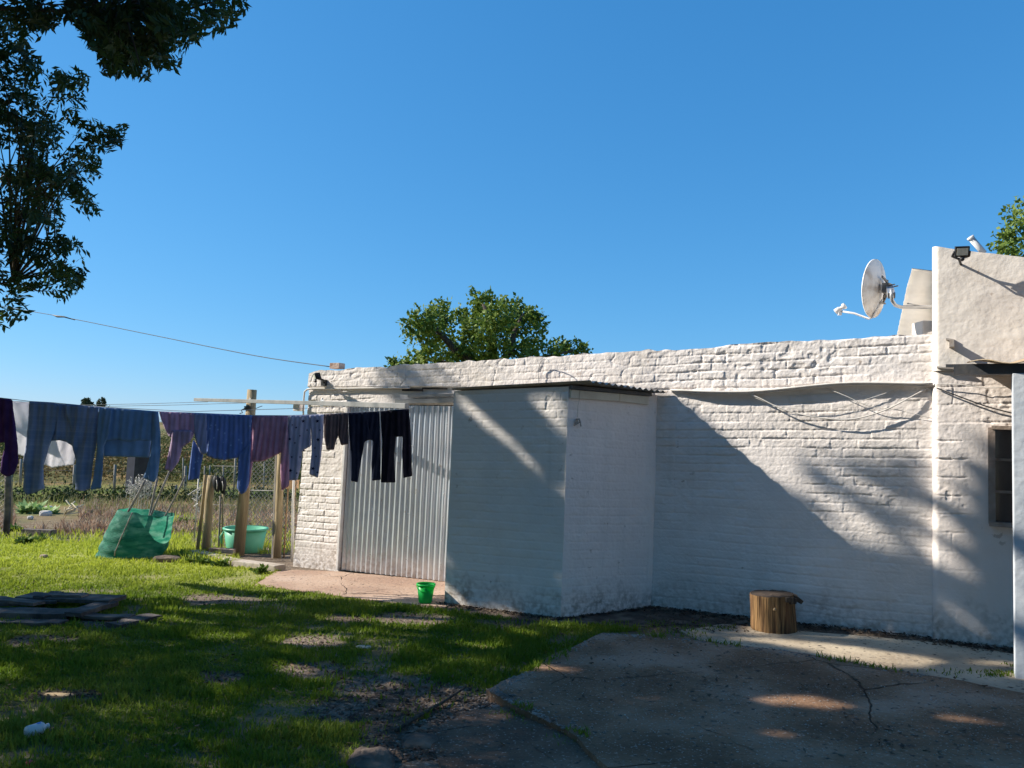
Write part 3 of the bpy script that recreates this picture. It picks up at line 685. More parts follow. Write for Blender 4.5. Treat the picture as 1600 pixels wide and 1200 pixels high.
def slab(name, poly, top, th, mat, amp=.02, s=0, tilt=lambda x, y: 0.):
    pl = noisy_poly(poly, amp, 90, s); m = MB()
    m.prism(pl, lambda x, y: float(gz(x, y)) + top + tilt(x, y), lambda x, y: float(gz(x, y)) + top - th + tilt(x, y))
    o = m.build(name, mat); return tag(o, kind='structure')
def concrete(name, c1, c2, c3, crack=True, stain=C(.05, .06, .035)):
    m = bpy.data.materials.new(name); m.use_nodes = True; nt = m.node_tree; L = nt.links; b = nt.nodes['Principled BSDF']
    b.inputs['Roughness'].default_value = .9; b.inputs['Specular IOR Level'].default_value = .2
    tc = nt.nodes.new('ShaderNodeTexCoord')
    def noise(s, d=6, dist=0.):
        n = nt.nodes.new('ShaderNodeTexNoise'); n.inputs['Scale'].default_value = s; n.inputs['Detail'].default_value = d; n.inputs['Distortion'].default_value = dist; L.new(tc.outputs['Object'], n.inputs['Vector']); return n
    def ramp(src, els):
        r = nt.nodes.new('ShaderNodeValToRGB'); r.color_ramp.elements.remove(r.color_ramp.elements[1])
        r.color_ramp.elements[0].position, r.color_ramp.elements[0].color = els[0]
        for p_, c_ in els[1:]: e = r.color_ramp.elements.new(p_); e.color = c_
        L.new(src, r.inputs['Fac']); return r.outputs['Color']
    def mix(fac, a_, b_, t='MIX'):
        x = nt.nodes.new('ShaderNodeMixRGB'); x.blend_type = t
        for i, k in ((0, fac), (1, a_), (2, b_)):
            if isinstance(k, (tuple, float)): x.inputs[i].default_value = k
            else: L.new(k, x.inputs[i])
        return x.outputs['Color']
    c = ramp(noise(1.6).outputs['Fac'], [(.36, c1), (.5, c2), (.64, c3)])
    c = mix(ramp(noise(.9, 5).outputs['Fac'], [(.50, C(0, 0, 0)), (.66, C(.75, .75, .75))]), c, stain)
    c = mix(ramp(noise(60, 2).outputs['Fac'], [(.62, C(0, 0, 0)), (.68, C(.6, .6, .6))]), c, C(.42, .38, .33))
    c = mix(ramp(noise(28, 4).outputs['Fac'], [(.30, C(1, 1, 1)), (.40, C(0, 0, 0))]), c, C(.06, .05, .045))
    bp = nt.nodes.new('ShaderNodeBump'); bp.inputs['Distance'].default_value = .012; bp.inputs['Strength'].default_value = .8; L.new(noise(34, 8).outputs['Fac'], bp.inputs['Height'])
    nrm = bp.outputs['Normal']
    if crack:
        w = nt.nodes.new('ShaderNodeMixRGB'); w.inputs[0].default_value = .12; L.new(tc.outputs['Object'], w.inputs[1]); L.new(noise(3, 5).outputs['Color'], w.inputs[2])
        v = nt.nodes.new('ShaderNodeTexVoronoi'); v.feature = 'DISTANCE_TO_EDGE'; v.inputs['Scale'].default_value = .62; L.new(w.outputs[0], v.inputs['Vector'])
        k = ramp(v.outputs['Distance'], [(.0, C(.9, .9, .9)), (.0032, C(0, 0, 0))])
        gate = ramp(noise(1.1, 3).outputs['Fac'], [(.44, C(0, 0, 0)), (.54, C(1, 1, 1))])
        k = mix(1., k, gate, 'MULTIPLY'); c = mix(k, c, C(.025, .02, .018))
        b2 = nt.nodes.new('ShaderNodeBump'); b2.invert = True; b2.inputs['Distance'].default_value = .02; L.new(k, b2.inputs['Height']); L.new(nrm, b2.inputs['Normal']); nrm = b2.outputs['Normal']
    L.new(c, b.inputs['Base Color']); L.new(nrm, b.inputs['Normal']); return m
slab_mat = concrete('patio_concrete', C(.16, .09, .052), C(.25, .145, .085), C(.36, .235, .16), stain=C(.085, .065, .04))
strip_mat = concrete('strip_concrete', C(.34, .275, .195), C(.46, .38, .275), C(.56, .47, .34), crack=False, stain=C(.26, .20, .14))
path_mat = concrete('red_apron', C(.34, .22, .16), C(.42, .29, .21), C(.47, .34, .26), stain=C(.28, .18, .13))
g2 = lambda px, py, lift: tuple(ground(px, py, lift)[:2])
patio_top = .06
P_ = [g2(942, 989, patio_top), g2(1040, 994, patio_top), g2(1230, 1017, patio_top), g2(1460, 1056, patio_top), g2(1640, 1090, patio_top), (6.5, 4.6), (6.5, 1.2), (.9, 1.2), g2(1010, 1250, patio_top), g2(905, 1150, patio_top), g2(800, 1101, patio_top), g2(764, 1078, patio_top), g2(840, 1036, patio_top)]
slab('patio', P_, patio_top, .16, slab_mat, .045, 3)
ln_top = .022
P2 = [g2(798, 1104, ln_top), g2(900, 1153, ln_top), g2(1004, 1262, ln_top), (.85, 1.2), (-.15, 1.2), g2(700, 1230, ln_top), g2(690, 1190, ln_top), g2(672, 1160, ln_top), g2(668, 1140, ln_top), g2(735, 1108, ln_top)]
slab('broken_slab', P2, ln_top, .14, concrete('broken_concrete', C(.15, .085, .055), C(.23, .14, .09), C(.32, .22, .15), stain=C(.07, .05, .035)), .025, 9, lambda x, y: .012 * math.sin(x * 4))
P3 = [g2(1060, 985, .012), g2(1130, 975, .012), g2(1240, 985, .012), g2(1462, 1003, .012), g2(1700, 1040, .012), g2(1700, 1110, .012), g2(1460, 1060, .012), g2(1230, 1021, .012), g2(1100, 1003, .012)]
slab('wall_strip', P3, .012, .10, strip_mat, .03, 12)
P4 = [g2(398, 914, .012), g2(436, 890, .012), g2(530, 893, .012), g2(694, 908, .012), g2(720, 935, .012), g2(696, 949, .012), g2(600, 940, .012), g2(480, 925, .012)]
slab('door_apron', P4, .014, .10, path_mat, .025, 15)
P5 = [g2(690, 944, .004), g2(872, 962, .004), g2(1020, 945, .004), g2(1170, 962, .004), g2(1170, 982, .004), g2(1060, 976, .004), g2(960, 982, .004), g2(860, 978, .004), g2(720, 958, .004)]
slab('earth_strip', P5, .006, .05, M('dark_earth', C(.05, .035, .028), C(.11, .08, .06), 7, .95, .8, 30, c3=C(.2, .15, .11), s3=5), .04, 18)

# ------------------------------------------------------------------ scattered small flat things (leaf blades etc.)
def blades(P, D, Wd, Lg, Nn):
    """diamond leaves: base P, direction D, width, length, leaf normal hint"""
    S = np.cross(D, Nn); S /= (np.linalg.norm(S, axis=1, keepdims=True) + 1e-9)
    Nn = np.cross(S, D)
    b0 = P; tip = P + D * Lg[:, None]; mid = P + D * (Lg * .45)[:, None] - Nn * (Wd * .18)[:, None]
    l = mid + S * (Wd / 2)[:, None]; r = mid - S * (Wd / 2)[:, None]
    V = np.stack([b0, l, tip, r], 1).reshape(-1, 3); n = len(P)
    i = np.arange(n) * 4
    F = np.concatenate([np.stack([i, i + 1, i + 2], -1), np.stack([i, i + 2, i + 3], -1)])
    return V, F
def unit(v): return v / (np.linalg.norm(v, axis=-1, keepdims=True) + 1e-9)
def grass(name, P, h, w, mat, lean=.5, label=None):
    n = len(P); th = rng.uniform(0, 2 * np.pi, n); ln = rng.uniform(.1, 1, n) * lean
    d = np.stack([np.cos(th) * ln, np.sin(th) * ln, np.ones(n)], -1); d = unit(d)
    ph = rng.uniform(0, 2 * np.pi, n); s = np.stack([np.cos(ph), np.sin(ph), np.zeros(n)], -1)
    tip = P + d * h[:, None]; tip[:, 2] -= h * .15 * ln; mid = P + d * (h * .5)[:, None] * np.array([.75, .75, 1.05])
    V = np.stack([P - s * w[:, None] / 2, P + s * w[:, None] / 2, mid + s * w[:, None] * .4, mid - s * w[:, None] * .4, tip], 1).reshape(-1, 3)
    i = np.arange(n) * 5
    F = np.concatenate([np.stack([i, i + 1, i + 2], -1), np.stack([i, i + 2, i + 3], -1), np.stack([i + 3, i + 2, i + 4], -1)])
    o = link(name, np_mesh(name, V, F), mat); tag(o, kind='stuff', label=label); return o
lawn_poly = [gpt(*q) for q in [(-700, 838), (0, 843), (180, 850), (300, 868), (440, 893), (398, 914), (600, 943), (700, 955), (860, 976), (960, 980), (1000, 986), (940, 992), (762, 1086), (690, 1112), (640, 1140), (560, 1196)]] + [(-.6, 2.6), (-8, 2.6)]
bare = [(350, 938, 70, 9), (645, 968, 75, 11), (545, 968, 40, 6), (480, 1004, 55, 12), (490, 1050, 60, 16), (600, 1075, 90, 24), (680, 1095, 90, 26), (560, 1110, 80, 22), (70, 1000, 60, 7), (30, 1010, 30, 6), (100, 1090, 60, 10), (170, 975, 50, 10), (620, 1150, 70, 40), (790, 975, 60, 8), (350, 1060, 40, 10)]
def bareness(px, py):
    v = np.zeros(len(px))
    for (x, y, a_, b_) in bare: v = np.maximum(v, 1 - ((px - x) / a_) ** 2 - ((py - y) / b_) ** 2)
    return v
NB = 430000
y_ = np.where(rng.uniform(0, 1, NB) < .55, 1 / rng.uniform(1 / 13.6, 1 / 2.7, NB), rng.uniform(5., 13.4, NB)); x_ = rng.uniform(-1.0, .40, NB) * y_ 
k = inpoly(x_, y_, lawn_poly); x_, y_ = x_[k], y_[k]
z_ = gz(x_, y_); P = np.stack([x_, y_, z_], -1)
px, py, _ = proj(P)
dn = fbm(x_ * 2.2, y_ * 2.2, 8, 3); br = bareness(px + 30 * (fbm(x_ * 4, y_ * 4, 2, 2) - .5), py + 8 * (fbm(x_ * 4, y_ * 4, 6, 2) - .5)) 
keep = rng.uniform(0, 1, len(x_)) < np.clip((dn - .22) * 5, .18, 1) * np.where(br > 0, np.clip(.55 - 1.3 * br, .06, 1), 1)
P = P[keep]; x_, y_ = x_[keep], y_[keep]; n = len(P)
# the turf under the blades: thatch with bare earth showing through
cs = .07; tx, ty = np.meshgrid(np.arange(-14, 2.4, cs), np.arange(2.4, 14, cs))
ti = inpoly(tx[:-1, :-1] + cs / 2, ty[:-1, :-1] + cs / 2, lawn_poly); ii = np.arange(tx.size).reshape(tx.shape)
TF = np.stack([ii[:-1, :-1][ti], ii[:-1, 1:][ti], ii[1:, 1:][ti], ii[1:, :-1][ti]], -1); us = np.unique(TF); mp_ = np.full(tx.size, -1); mp_[us] = np.arange(len(us)); TF = mp_[TF]
tv = np.stack([tx.ravel()[us], ty.ravel()[us]], -1); TV = np.concatenate([tv, (gz(tv[:, 0], tv[:, 1]) + .005)[:, None]], 1)
qx, qy, _ = proj(TV); bb_ = bareness(qx + 30 * (fbm(TV[:, 0] * 4, TV[:, 1] * 4, 2, 2) - .5), qy + 8 * (fbm(TV[:, 0] * 4, TV[:, 1] * 4, 6, 2) - .5)); d2 = fbm(TV[:, 0] * 2.2, TV[:, 1] * 2.2, 8, 3)
me_t = np_mesh('turf', TV, TF); at_ = me_t.attributes.new('bare', 'FLOAT', 'POINT'); at_.data.foreach_set('value', np.clip(np.maximum(sstep(0, .45, bb_), .6 * sstep(.36, .26, d2)), 0, 1).astype(np.float32))
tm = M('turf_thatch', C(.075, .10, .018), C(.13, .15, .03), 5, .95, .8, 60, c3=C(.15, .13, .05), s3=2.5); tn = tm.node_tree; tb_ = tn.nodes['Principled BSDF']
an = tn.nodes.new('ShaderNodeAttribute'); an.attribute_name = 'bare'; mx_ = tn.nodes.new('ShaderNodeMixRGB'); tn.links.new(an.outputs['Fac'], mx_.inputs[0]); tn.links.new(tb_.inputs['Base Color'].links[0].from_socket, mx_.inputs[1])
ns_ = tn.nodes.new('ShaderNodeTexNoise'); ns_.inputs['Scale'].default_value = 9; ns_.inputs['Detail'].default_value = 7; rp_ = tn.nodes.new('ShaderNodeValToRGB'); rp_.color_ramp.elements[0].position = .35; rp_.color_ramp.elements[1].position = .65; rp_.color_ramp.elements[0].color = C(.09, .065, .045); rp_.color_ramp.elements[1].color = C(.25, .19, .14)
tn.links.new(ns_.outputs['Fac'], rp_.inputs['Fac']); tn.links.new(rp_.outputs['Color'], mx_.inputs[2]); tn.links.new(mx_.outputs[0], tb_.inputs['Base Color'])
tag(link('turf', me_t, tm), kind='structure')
def sunlit_tint(m, c_far):  # sunlight put into the lawn colour: brighter and yellower towards the far end
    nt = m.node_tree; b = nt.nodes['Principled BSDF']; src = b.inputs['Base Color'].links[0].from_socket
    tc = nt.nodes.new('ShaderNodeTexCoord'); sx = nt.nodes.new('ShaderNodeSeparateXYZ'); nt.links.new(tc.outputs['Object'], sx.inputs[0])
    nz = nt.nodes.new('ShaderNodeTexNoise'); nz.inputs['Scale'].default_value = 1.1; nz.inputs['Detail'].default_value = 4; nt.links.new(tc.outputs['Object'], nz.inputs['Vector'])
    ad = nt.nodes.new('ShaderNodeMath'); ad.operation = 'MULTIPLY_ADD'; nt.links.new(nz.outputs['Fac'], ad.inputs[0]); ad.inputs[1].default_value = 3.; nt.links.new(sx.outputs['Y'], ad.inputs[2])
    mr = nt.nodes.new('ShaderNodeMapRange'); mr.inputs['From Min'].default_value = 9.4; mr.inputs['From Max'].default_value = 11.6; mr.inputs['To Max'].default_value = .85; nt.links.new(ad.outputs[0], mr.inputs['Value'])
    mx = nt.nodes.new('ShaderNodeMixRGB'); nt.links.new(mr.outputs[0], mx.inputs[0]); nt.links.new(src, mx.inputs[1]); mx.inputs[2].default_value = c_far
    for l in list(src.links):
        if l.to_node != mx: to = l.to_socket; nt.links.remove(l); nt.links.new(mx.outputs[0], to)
sunlit_tint(tm, C(.36, .38, .08)); sunlit_tint(grass_mat, C(.44, .49, .06))
hh = (.014 + .075 * fbm(x_ * 3.1, y_ * 3.1, 12, 3) ** 1.5) * rng.uniform(.6, 1.4, n) + .03 * (rng.uniform(0, 1, n) > .985)
P[:, 2] += .0
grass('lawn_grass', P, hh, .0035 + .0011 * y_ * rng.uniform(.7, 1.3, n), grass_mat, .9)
# taller rough grass beside the kerb, at the net bin, and beyond the fence
def px_scatter(n, x0, x1, y0, y1, cond=None):
    q = np.stack([rng.uniform(x0, x1, n), rng.uniform(y0, y1, n)], -1); P = np.array([ground(a_, b_) for a_, b_ in q]); P[:, 2] = gz(P[:, 0], P[:, 1]); return P
P = np.concatenate([px_scatter(900, 280, 345, 864, 882), px_scatter(300, 330, 372, 876, 886), px_scatter(2600, 250, 460, 806, 866), px_scatter(900, -120, 160, 833, 850), px_scatter(700, 130, 190, 845, 870), px_scatter(500, 250, 300, 840, 872)])
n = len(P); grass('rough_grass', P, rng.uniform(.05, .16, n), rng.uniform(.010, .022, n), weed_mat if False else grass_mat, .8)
# dry stalk garden bed
P = np.concatenate([px_scatter(9000, -150, 470, 786, 834), px_scatter(2500, -100, 300, 800, 838)]); n = len(P)
k = fbm(P[:, 0] * .8, P[:, 1] * .8, 31, 3) > .40
P = P[k]; qx, qy, _ = proj(P); P = P[~((qx > 22) & (qx < 122) & (qy > 782) & (qy < 826))]; n = len(P)
grass('dry_stalks', P, rng.uniform(.08, .34, n), rng.uniform(.012, .03, n), dry_mat, 1.6)
P = px_scatter(6500, -150, 470, 752, 806); qx, qy, _ = proj(P); P = P[~((qx > 22) & (qx < 122) & (qy > 790) & (qy < 826))]; n = len(P)
grass('straw_grass', P, rng.uniform(.12, .35, n), rng.uniform(.012, .03, n), straw_mat, 1.1)
# leaf litter and pebbles on the bare patches, slabs and along the wall foot
def litter(name, P, size, mat):
    n = len(P); th = rng.uniform(0, 2 * np.pi, n); D = np.stack([np.cos(th), np.sin(th), rng.uniform(-.2, .5, n)], -1); D = unit(D)
    Nn = unit(np.stack([rng.normal(0, .4, n), rng.normal(0, .4, n), np.ones(n)], -1))
    V, F = blades(P, D, size * rng.uniform(.3, .6, n), size * rng.uniform(.6, 1.3, n), Nn)
    return tag(link(name, np_mesh(name, V, F), mat), kind='stuff')
Ps = []
for (x, y, a_, b_) in bare: Ps.append(px_scatter(int(260 * a_ * b_ / 900) + 60, x - a_, x + a_, y - b_, y + b_))
P = np.concatenate(Ps); P[:, 2] += .006; litter('leaf_litter', P, np.full(len(P), .035), litter_mat)
def pebbles(name, P, r, mat):
    n = len(P); ico = np.array([[1, 0, 0], [-1, 0, 0], [0, 1, 0], [0, -1, 0], [0, 0, .7], [0, 0, -.7]], float)
    fi = np.array([[0, 2, 4], [2, 1, 4], [1, 3, 4], [3, 0, 4], [2, 0, 5], [1, 2, 5], [3, 1, 5], [0, 3, 5]])
    sc_ = r[:, None, None] * rng.uniform(.5, 1.3, (n, 6, 1)); th = rng.uniform(0, 6.28, n); c_, s_ = np.cos(th), np.sin(th)
    v = ico[None] * sc_; vx = v[..., 0] * c_[:, None] - v[..., 1] * s_[:, None]; vy = v[..., 0] * s_[:, None] + v[..., 1] * c_[:, None]
    V = np.stack([vx, vy, v[..., 2] * .7], -1) + P[:, None, :]
    F = (np.arange(n)[:, None, None] * 6 + fi[None]).reshape(-1, 3)
    return tag(link(name, np_mesh(name, V.reshape(-1, 3), F, False), mat), kind='stuff')
P = np.concatenate([px_scatter(1500, 470, 780, 1040, 1130), px_scatter(300, 400, 560, 990, 1060), px_scatter(250, 560, 700, 955, 985), px_scatter(200, 560, 700, 1130, 1190)]); P[:, 2] += .004
pebbles('pebbles', P, rng.uniform(.004, .014, len(P)), pebble_mat)
P = px_scatter(1500, 780, 1600, 1000, 1200); k = inpoly(P[:, 0], P[:, 1], P_); P = P[k]; P[:, 2] += patio_top + .003
pebbles('patio_grit', P, rng.uniform(.002, .007, len(P)), M('grit_mat', C(.38, .33, .28), C(.55, .5, .45), 9, .9))
P = px_scatter(420, 780, 1600, 1000, 1200); k = inpoly(P[:, 0], P[:, 1], P_) & (fbm(P[:, 0] * 1.7, P[:, 1] * 1.7, 63, 3) > .42); P = P[k]; P[:, 2] += patio_top + .006; litter('fallen_leaves', P, np.full(len(P), .038), litter_mat)
P = px_scatter(420, -100, 900, 905, 1190); P[:, 2] += .02; litter('lawn_litter', P, np.full(len(P), .04), M('dry_leaf', C(.09, .055, .03), C(.22, .15, .08), 9, .9))
# grass and crumbs creeping over the patio edge
Ed = np.array(P_ + P_[:1]); Eg = []
for (i0, i1) in [(12, 0), (11, 12), (0, 1), (1, 2), (2, 3), (10, 11), (9, 10)]:
    for _ in range(420):
        q_ = Ed[i0] + (Ed[(i1) % len(P_)] - Ed[i0]) * rng.uniform(); Eg.append([q_[0] + rng.normal(0, .05), q_[1] + rng.normal(0, .05), 0])
Eg = np.array(Eg); Eg[:, 2] = gz(Eg[:, 0], Eg[:, 1]) + np.where(inpoly(Eg[:, 0], Eg[:, 1], P_), patio_top, .01); kk = fbm(Eg[:, 0] * 3, Eg[:, 1] * 3, 55, 2) > np.where(Eg[:, 0] > 1.3, .66, .45)
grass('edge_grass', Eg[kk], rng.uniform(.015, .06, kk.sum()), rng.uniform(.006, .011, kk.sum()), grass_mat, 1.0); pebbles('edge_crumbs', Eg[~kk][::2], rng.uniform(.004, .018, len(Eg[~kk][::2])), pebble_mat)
ft = []
for _ in range(1300):
    t_ = rng.uniform(2.4, 4.3); 
    if t_ > 2.96: p_ = AF + abs(rng.normal(0, .05)) + .01
    else: p_ = AF * (t_ - 2.4) / .56 + abs(rng.normal(0, .05)) + .02
    q = W(t_, p_, 0); ft.append([q[0], q[1], float(gz(q[0], q[1])) + .01])
for _ in range(1600):
    t_ = rng.uniform(-.8, 2.5); p_ = .02 + abs(rng.normal(0, .10)) + (.07 if t_ < 0 else 0); q = W(t_, p_, 0); ft.append([q[0], q[1], float(gz(q[0], q[1])) + .016])
litter('wall_foot_litter', np.array(ft), np.full(len(ft), .04), M('dark_litter_mat', C(.02, .016, .014), C(.10, .07, .05), 9, .95, c3=C(.2, .15, .1), s3=11))
P = px_scatter(500, 1000, 1170, 955, 990); P[:, 2] += .012; litter('yard_litter', P, np.full(len(P), .04), litter_mat)
P = np.concatenate([px_scatter(900, 930, 1150, 972, 1000), px_scatter(160, 1400, 1600, 1050, 1062), px_scatter(200, 1540, 1600, 1040, 1060)]); k = fbm(P[:, 0] * 5, P[:, 1] * 5, 77, 2) > .45; P = P[k]; P[:, 2] += .012; n = len(P)
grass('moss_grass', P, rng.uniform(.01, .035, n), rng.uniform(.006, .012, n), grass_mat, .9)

# ================================================================== TREES
def sprig(c, rr, nleaf, lsize, droop=.4, outward=None):
    """a leafy spray round c: pairs of leaflets along three or four short twigs"""
    ps = []; ds = []; ns = []
    ntw = max(2, nleaf // 12)
    for _ in range(ntw):
        d = rng.normal(0, 1, 3); d[2] = d[2] * .6 - droop * .5
        if outward is not None: d = d + outward * 1.2
        d /= np.linalg.norm(d); L_ = rr * rng.uniform(.7, 1.25); s0 = c + rng.normal(0, .22, 3) * rr - d * L_ * .35
        side = np.cross(d, rng.normal(0, 1, 3)); side /= np.linalg.norm(side)
        for k in range(6):
            b0 = s0 + d * L_ * (k + .5) / 6 + np.array([0, 0, -droop * .05 * k * rr])
            for sg in (-1, 1):
                dd = d * .55 + side * sg * .8 + rng.normal(0, .2, 3); dd[2] -= droop * .5
                ps.append(b0); ds.append(dd); ns.append(np.cross(d, side) + rng.normal(0, .45, 3))
    return np.array(ps), unit(np.array(ds)), unit(np.array(ns))
S1 = [(-5, -5), (30, 20), (60, 60), (75, 105), (115, 98), (140, 120), (130, 150), (160, 172), (198, 192), (195, 220), (158, 240), (160, 268), (128, 290), (158, 322), (150, 345), (120, 330), (104, 305), (95, 325), (98, 360), (138, 388), (148, 410), (118, 465), (72, 470), (48, 452), (38, 468), (55, 490), (22, 520), (-5, 520)]
S1gap = [[(0, 225), (30, 215), (34, 250), (10, 262), (0, 255)], [(75, 235), (95, 240), (92, 268), (78, 262)], [(0, 395), (22, 410), (18, 430), (0, 425)], [(34, 395), (60, 420), (50, 432), (30, 420)], [(-5, 455), (12, 462), (10, 478), (-5, 478)], [(58, 345), (72, 350), (68, 372), (55, 366)], [(15, 0), (44, 60), (60, 62), (30, 18)], [(62, 110), (82, 128), (76, 142), (58, 130)]]
S2 = [(8, -8), (30, 35), (45, 48), (85, 42), (100, 20), (132, 62), (150, 85), (168, 122), (200, 118), (228, 126), (256, 106), (284, 112), (282, 85), (308, 60), (332, 58), (368, 45), (384, 14), (405, -8)]
# regions that the sun reaches in the photograph (image polygons on the receiving surfaces)
LIT_WALL = [[(430, 560), (545, 636), (640, 628), (640, 700), (600, 760), (570, 890), (430, 895)], [(478, 560), (604, 560), (610, 606), (478, 604)], [(690, 540), (1463, 470), (1463, 604), (1040, 612), (890, 604), (720, 606)],
            [(1050, 600), (1463, 590), (1463, 706), (1400, 712), (1262, 712), (1250, 780), (1160, 720)], [(1463, 360), (1720, 360), (1720, 560), (1463, 572)], [(1463, 585), (1545, 590), (1548, 668), (1463, 650)], [(1463, 672), (1500, 678), (1548, 712), (1548, 736), (1500, 712), (1463, 700)], [(1490, 930), (1540, 985), (1520, 990), (1488, 960)]]
SEMI_WALL = [[(1240, 705), (1463, 705), (1463, 840), (1400, 860), (1330, 850), (1260, 810)], [(640, 636), (706, 640), (700, 900), (560, 890)]]
LIT_WALL += [[(1262, 760), (1300, 775), (1400, 850), (1380, 856), (1330, 840)], [(1330, 740), (1450, 800), (1450, 815), (1330, 760)], [(640, 636), (706, 640), (706, 680), (660, 700), (640, 720)]]
LIT_FRONT = [[(716, 612), (728, 612), (880, 762), (876, 792), (800, 705), (712, 640)], [(815, 618), (888, 612), (884, 692), (862, 668), (836, 640)]]
LIT_GND = [[(-400, 800), (300, 800), (470, 860), (470, 905), (420, 908), (330, 906), (210, 905), (120, 903), (60, 896), (-400, 885)], [(200, 912), (290, 914), (400, 926), (395, 934), (250, 930), (170, 930)], [(290, 944), (370, 946), (380, 958), (300, 958)],
           [(1128, 1002), (1180, 996), (1262, 1000), (1350, 1012), (1480, 1030), (1478, 1042), (1400, 1050), (1280, 1026), (1230, 1014)], [(1510, 1030), (1600, 1036), (1600, 1048), (1520, 1042)], [(815, 1052), (870, 1050), (930, 1060), (925, 1068), (830, 1064)],
           [(1180, 1106), (1290, 1100), (1370, 1122), (1330, 1130), (1220, 1120)], [(1230, 1160), (1270, 1165), (1275, 1175), (1220, 1172)], [(1490, 1130), (1590, 1144), (1590, 1152), (1500, 1146)], [(770, 1118), (805, 1120), (800, 1132), (768, 1130)], [(580, 966), (712, 960), (700, 976), (590, 978)],
           [(480, 992), (530, 996), (520, 1010), (470, 1008)], [(430, 1038), (500, 1040), (490, 1056), (430, 1056)], [(555, 985), (610, 985), (610, 1000), (560, 1002)], [(800, 985), (860, 990), (850, 1000), (800, 996)], [(320, 988), (400, 992), (395, 1004), (320, 1000)], [(60, 1080), (115, 1084), (112, 1092), (60, 1092)], [(0, 1040), (40, 1046), (40, 1066), (0, 1066)], [(850, 970), (930, 982), (925, 990), (860, 984)], [(545, 1168), (620, 1172), (610, 1196), (545, 1196)],
           [(410, 896), (470, 893), (540, 898), (540, 906), (430, 908)], [(540, 922), (590, 925), (580, 934), (540, 930)], [(1165, 925), (1212, 925), (1200, 992), (1165, 992)]]
def receivers(P):
    """for points P where does their shadow land: 0 ground, 1 wall, 2 annex front; returns kind and image position"""
    t = (P - W0) @ U; p = W0 @ N - P @ N; z = P[:, 2]
    lt = LIGHT @ U; lp = -(LIGHT @ N); lz = LIGHT[2]
    best = np.full(len(P), 1e9); kind = np.full(len(P), -1)
    s = (-1.5 + G * t - z) / (lz - G * lt); ok = s > 0; best = np.where(ok, s, best); kind = np.where(ok, 0, kind)
    def plane(pp, t0, t1, zt, kd):
        nonlocal best, kind
        s = (pp - p) / lp; tt = t + s * lt; zz = z + s * lz
        ok = (s > 0) & (s < best) & (tt > t0) & (tt < t1) & (zz < zt(tt)); best = np.where(ok, s, best); kind = np.where(ok, kd, kind)
    plane(0., 0., TL, lambda q: ZT(q), 1); plane(HP, -3., 0., lambda q: ga_z + gs * q, 1); plane(AF, tc_r, tc_l, lambda q: .53, 2)
    Q = P + LIGHT * best[:, None]; qx, qy, qz = proj(Q)
    return kind, qx, qy, qz
def lit_hit(P, soft=10.):
    kind, qx, qy, qz = receivers(P); qx = qx + rng.normal(0, soft * .5, len(P)); qy = qy + rng.normal(0, soft * .25, len(P))
    r = np.zeros(len(P), bool)
    for kd, L_ in ((0, LIT_GND), (1, LIT_WALL), (2, LIT_FRONT)):
        for pl in L_: r |= (kind == kd) & (qz > 0) & inpoly(qx, qy, pl)
    for pl in SEMI_WALL: r |= (kind == 1) & (qz > 0) & inpoly(qx, qy, pl) & (vnoise(P[:, 1] * 2.6 + 3, P[:, 2] * 2.6, 91) > .42)
    Q3 = P - LIGHT * ((P[:, 2] + 1.62) / LIGHT[2])[:, None]
    r |= (kind == 0) & (Q3[:, 0] < 1.2) & (Q3[:, 1] > 5.4) & (vnoise(Q3[:, 0] * 1.3 + 9, Q3[:, 1] * 3.4, 131) > .87 - .05 * (Q3[:, 1] > 6))
    for c_, rad_ in LIT_PTS:
        v_ = c_ - P; s_ = v_ @ LIGHT; dd_ = np.linalg.norm(v_ - s_[:, None] * LIGHT, axis=1); r |= (s_ > 0) & (dd_ < rad_)
    # nothing shades the fence corner, the back of the washing and the garden
    for s_ in np.arange(.5, 16, .35):
        Q = P + LIGHT * s_; r |= (Q[:, 1] > np.where(Q[:, 0] < -3.3, 8.12, 8.75)) & (Q[:, 2] < .45) & (Q[:, 0] > -9) & (Q[:, 0] < -2.2) & (Q[:, 2] > -2)
    return r
LIT_PTS = [(W(pt_l, VPp, q_), .13) for q_ in (-1.35, -.95, -.75, -.35, -.15, .05, .25, .45)] + [(ground(1185, 988) + N * .05 + Z3 * q_, .12) for q_ in (.08, .2, .32)]
LIT_PTS += [(ground(663, 944) + Z3 * q_, .13) for q_ in (.03, .12, .19)]
LIT_PTS += [(W(0., HP, q_), .10) for q_ in (-.75, -.5, -.2, 0., .2, .4)]
def frame_ok(c, rr):
    """outside the picture by its own radius, or inside the overhanging foliage"""
    px, py, z = proj(c[None]); px, py, z = px[0], py[0], z[0]
    if z < .3: return True
    m_ = rr * f / z * 1.05
    return px < -m_ or px > 1600 + m_ or py < -m_ or py > 1200 + m_
crowns = [(np.array([-8.2, 7.4, 3.4]), np.array([4.8, 3.6, 4.2])), (np.array([-6.4, 4.0, 2.6]), np.array([4.4, 2.8, 3.2]))]
sprA = []; sprB = []     # (centre, radius, leaves, size)
def in_crown(q, k): c, r_ = crowns[k]; return (((q - c) / r_) ** 2).sum() < 1
def add_shade(target, tries=14):
    for _ in range(tries):
        s = rng.uniform(2.5, 13.5); q = target + SUN * s
        rr = rng.uniform(.20, .34)
        if not frame_ok(q, rr + .06): continue
        o_ = 1 if in_crown(q, 1) else (0 if in_crown(q, 0) else -1)
        if o_ < 0 or q[2] < -.4: continue
        (sprB if o_ == 1 else sprA).append((q, rr, 36, .085)); return True
    return False
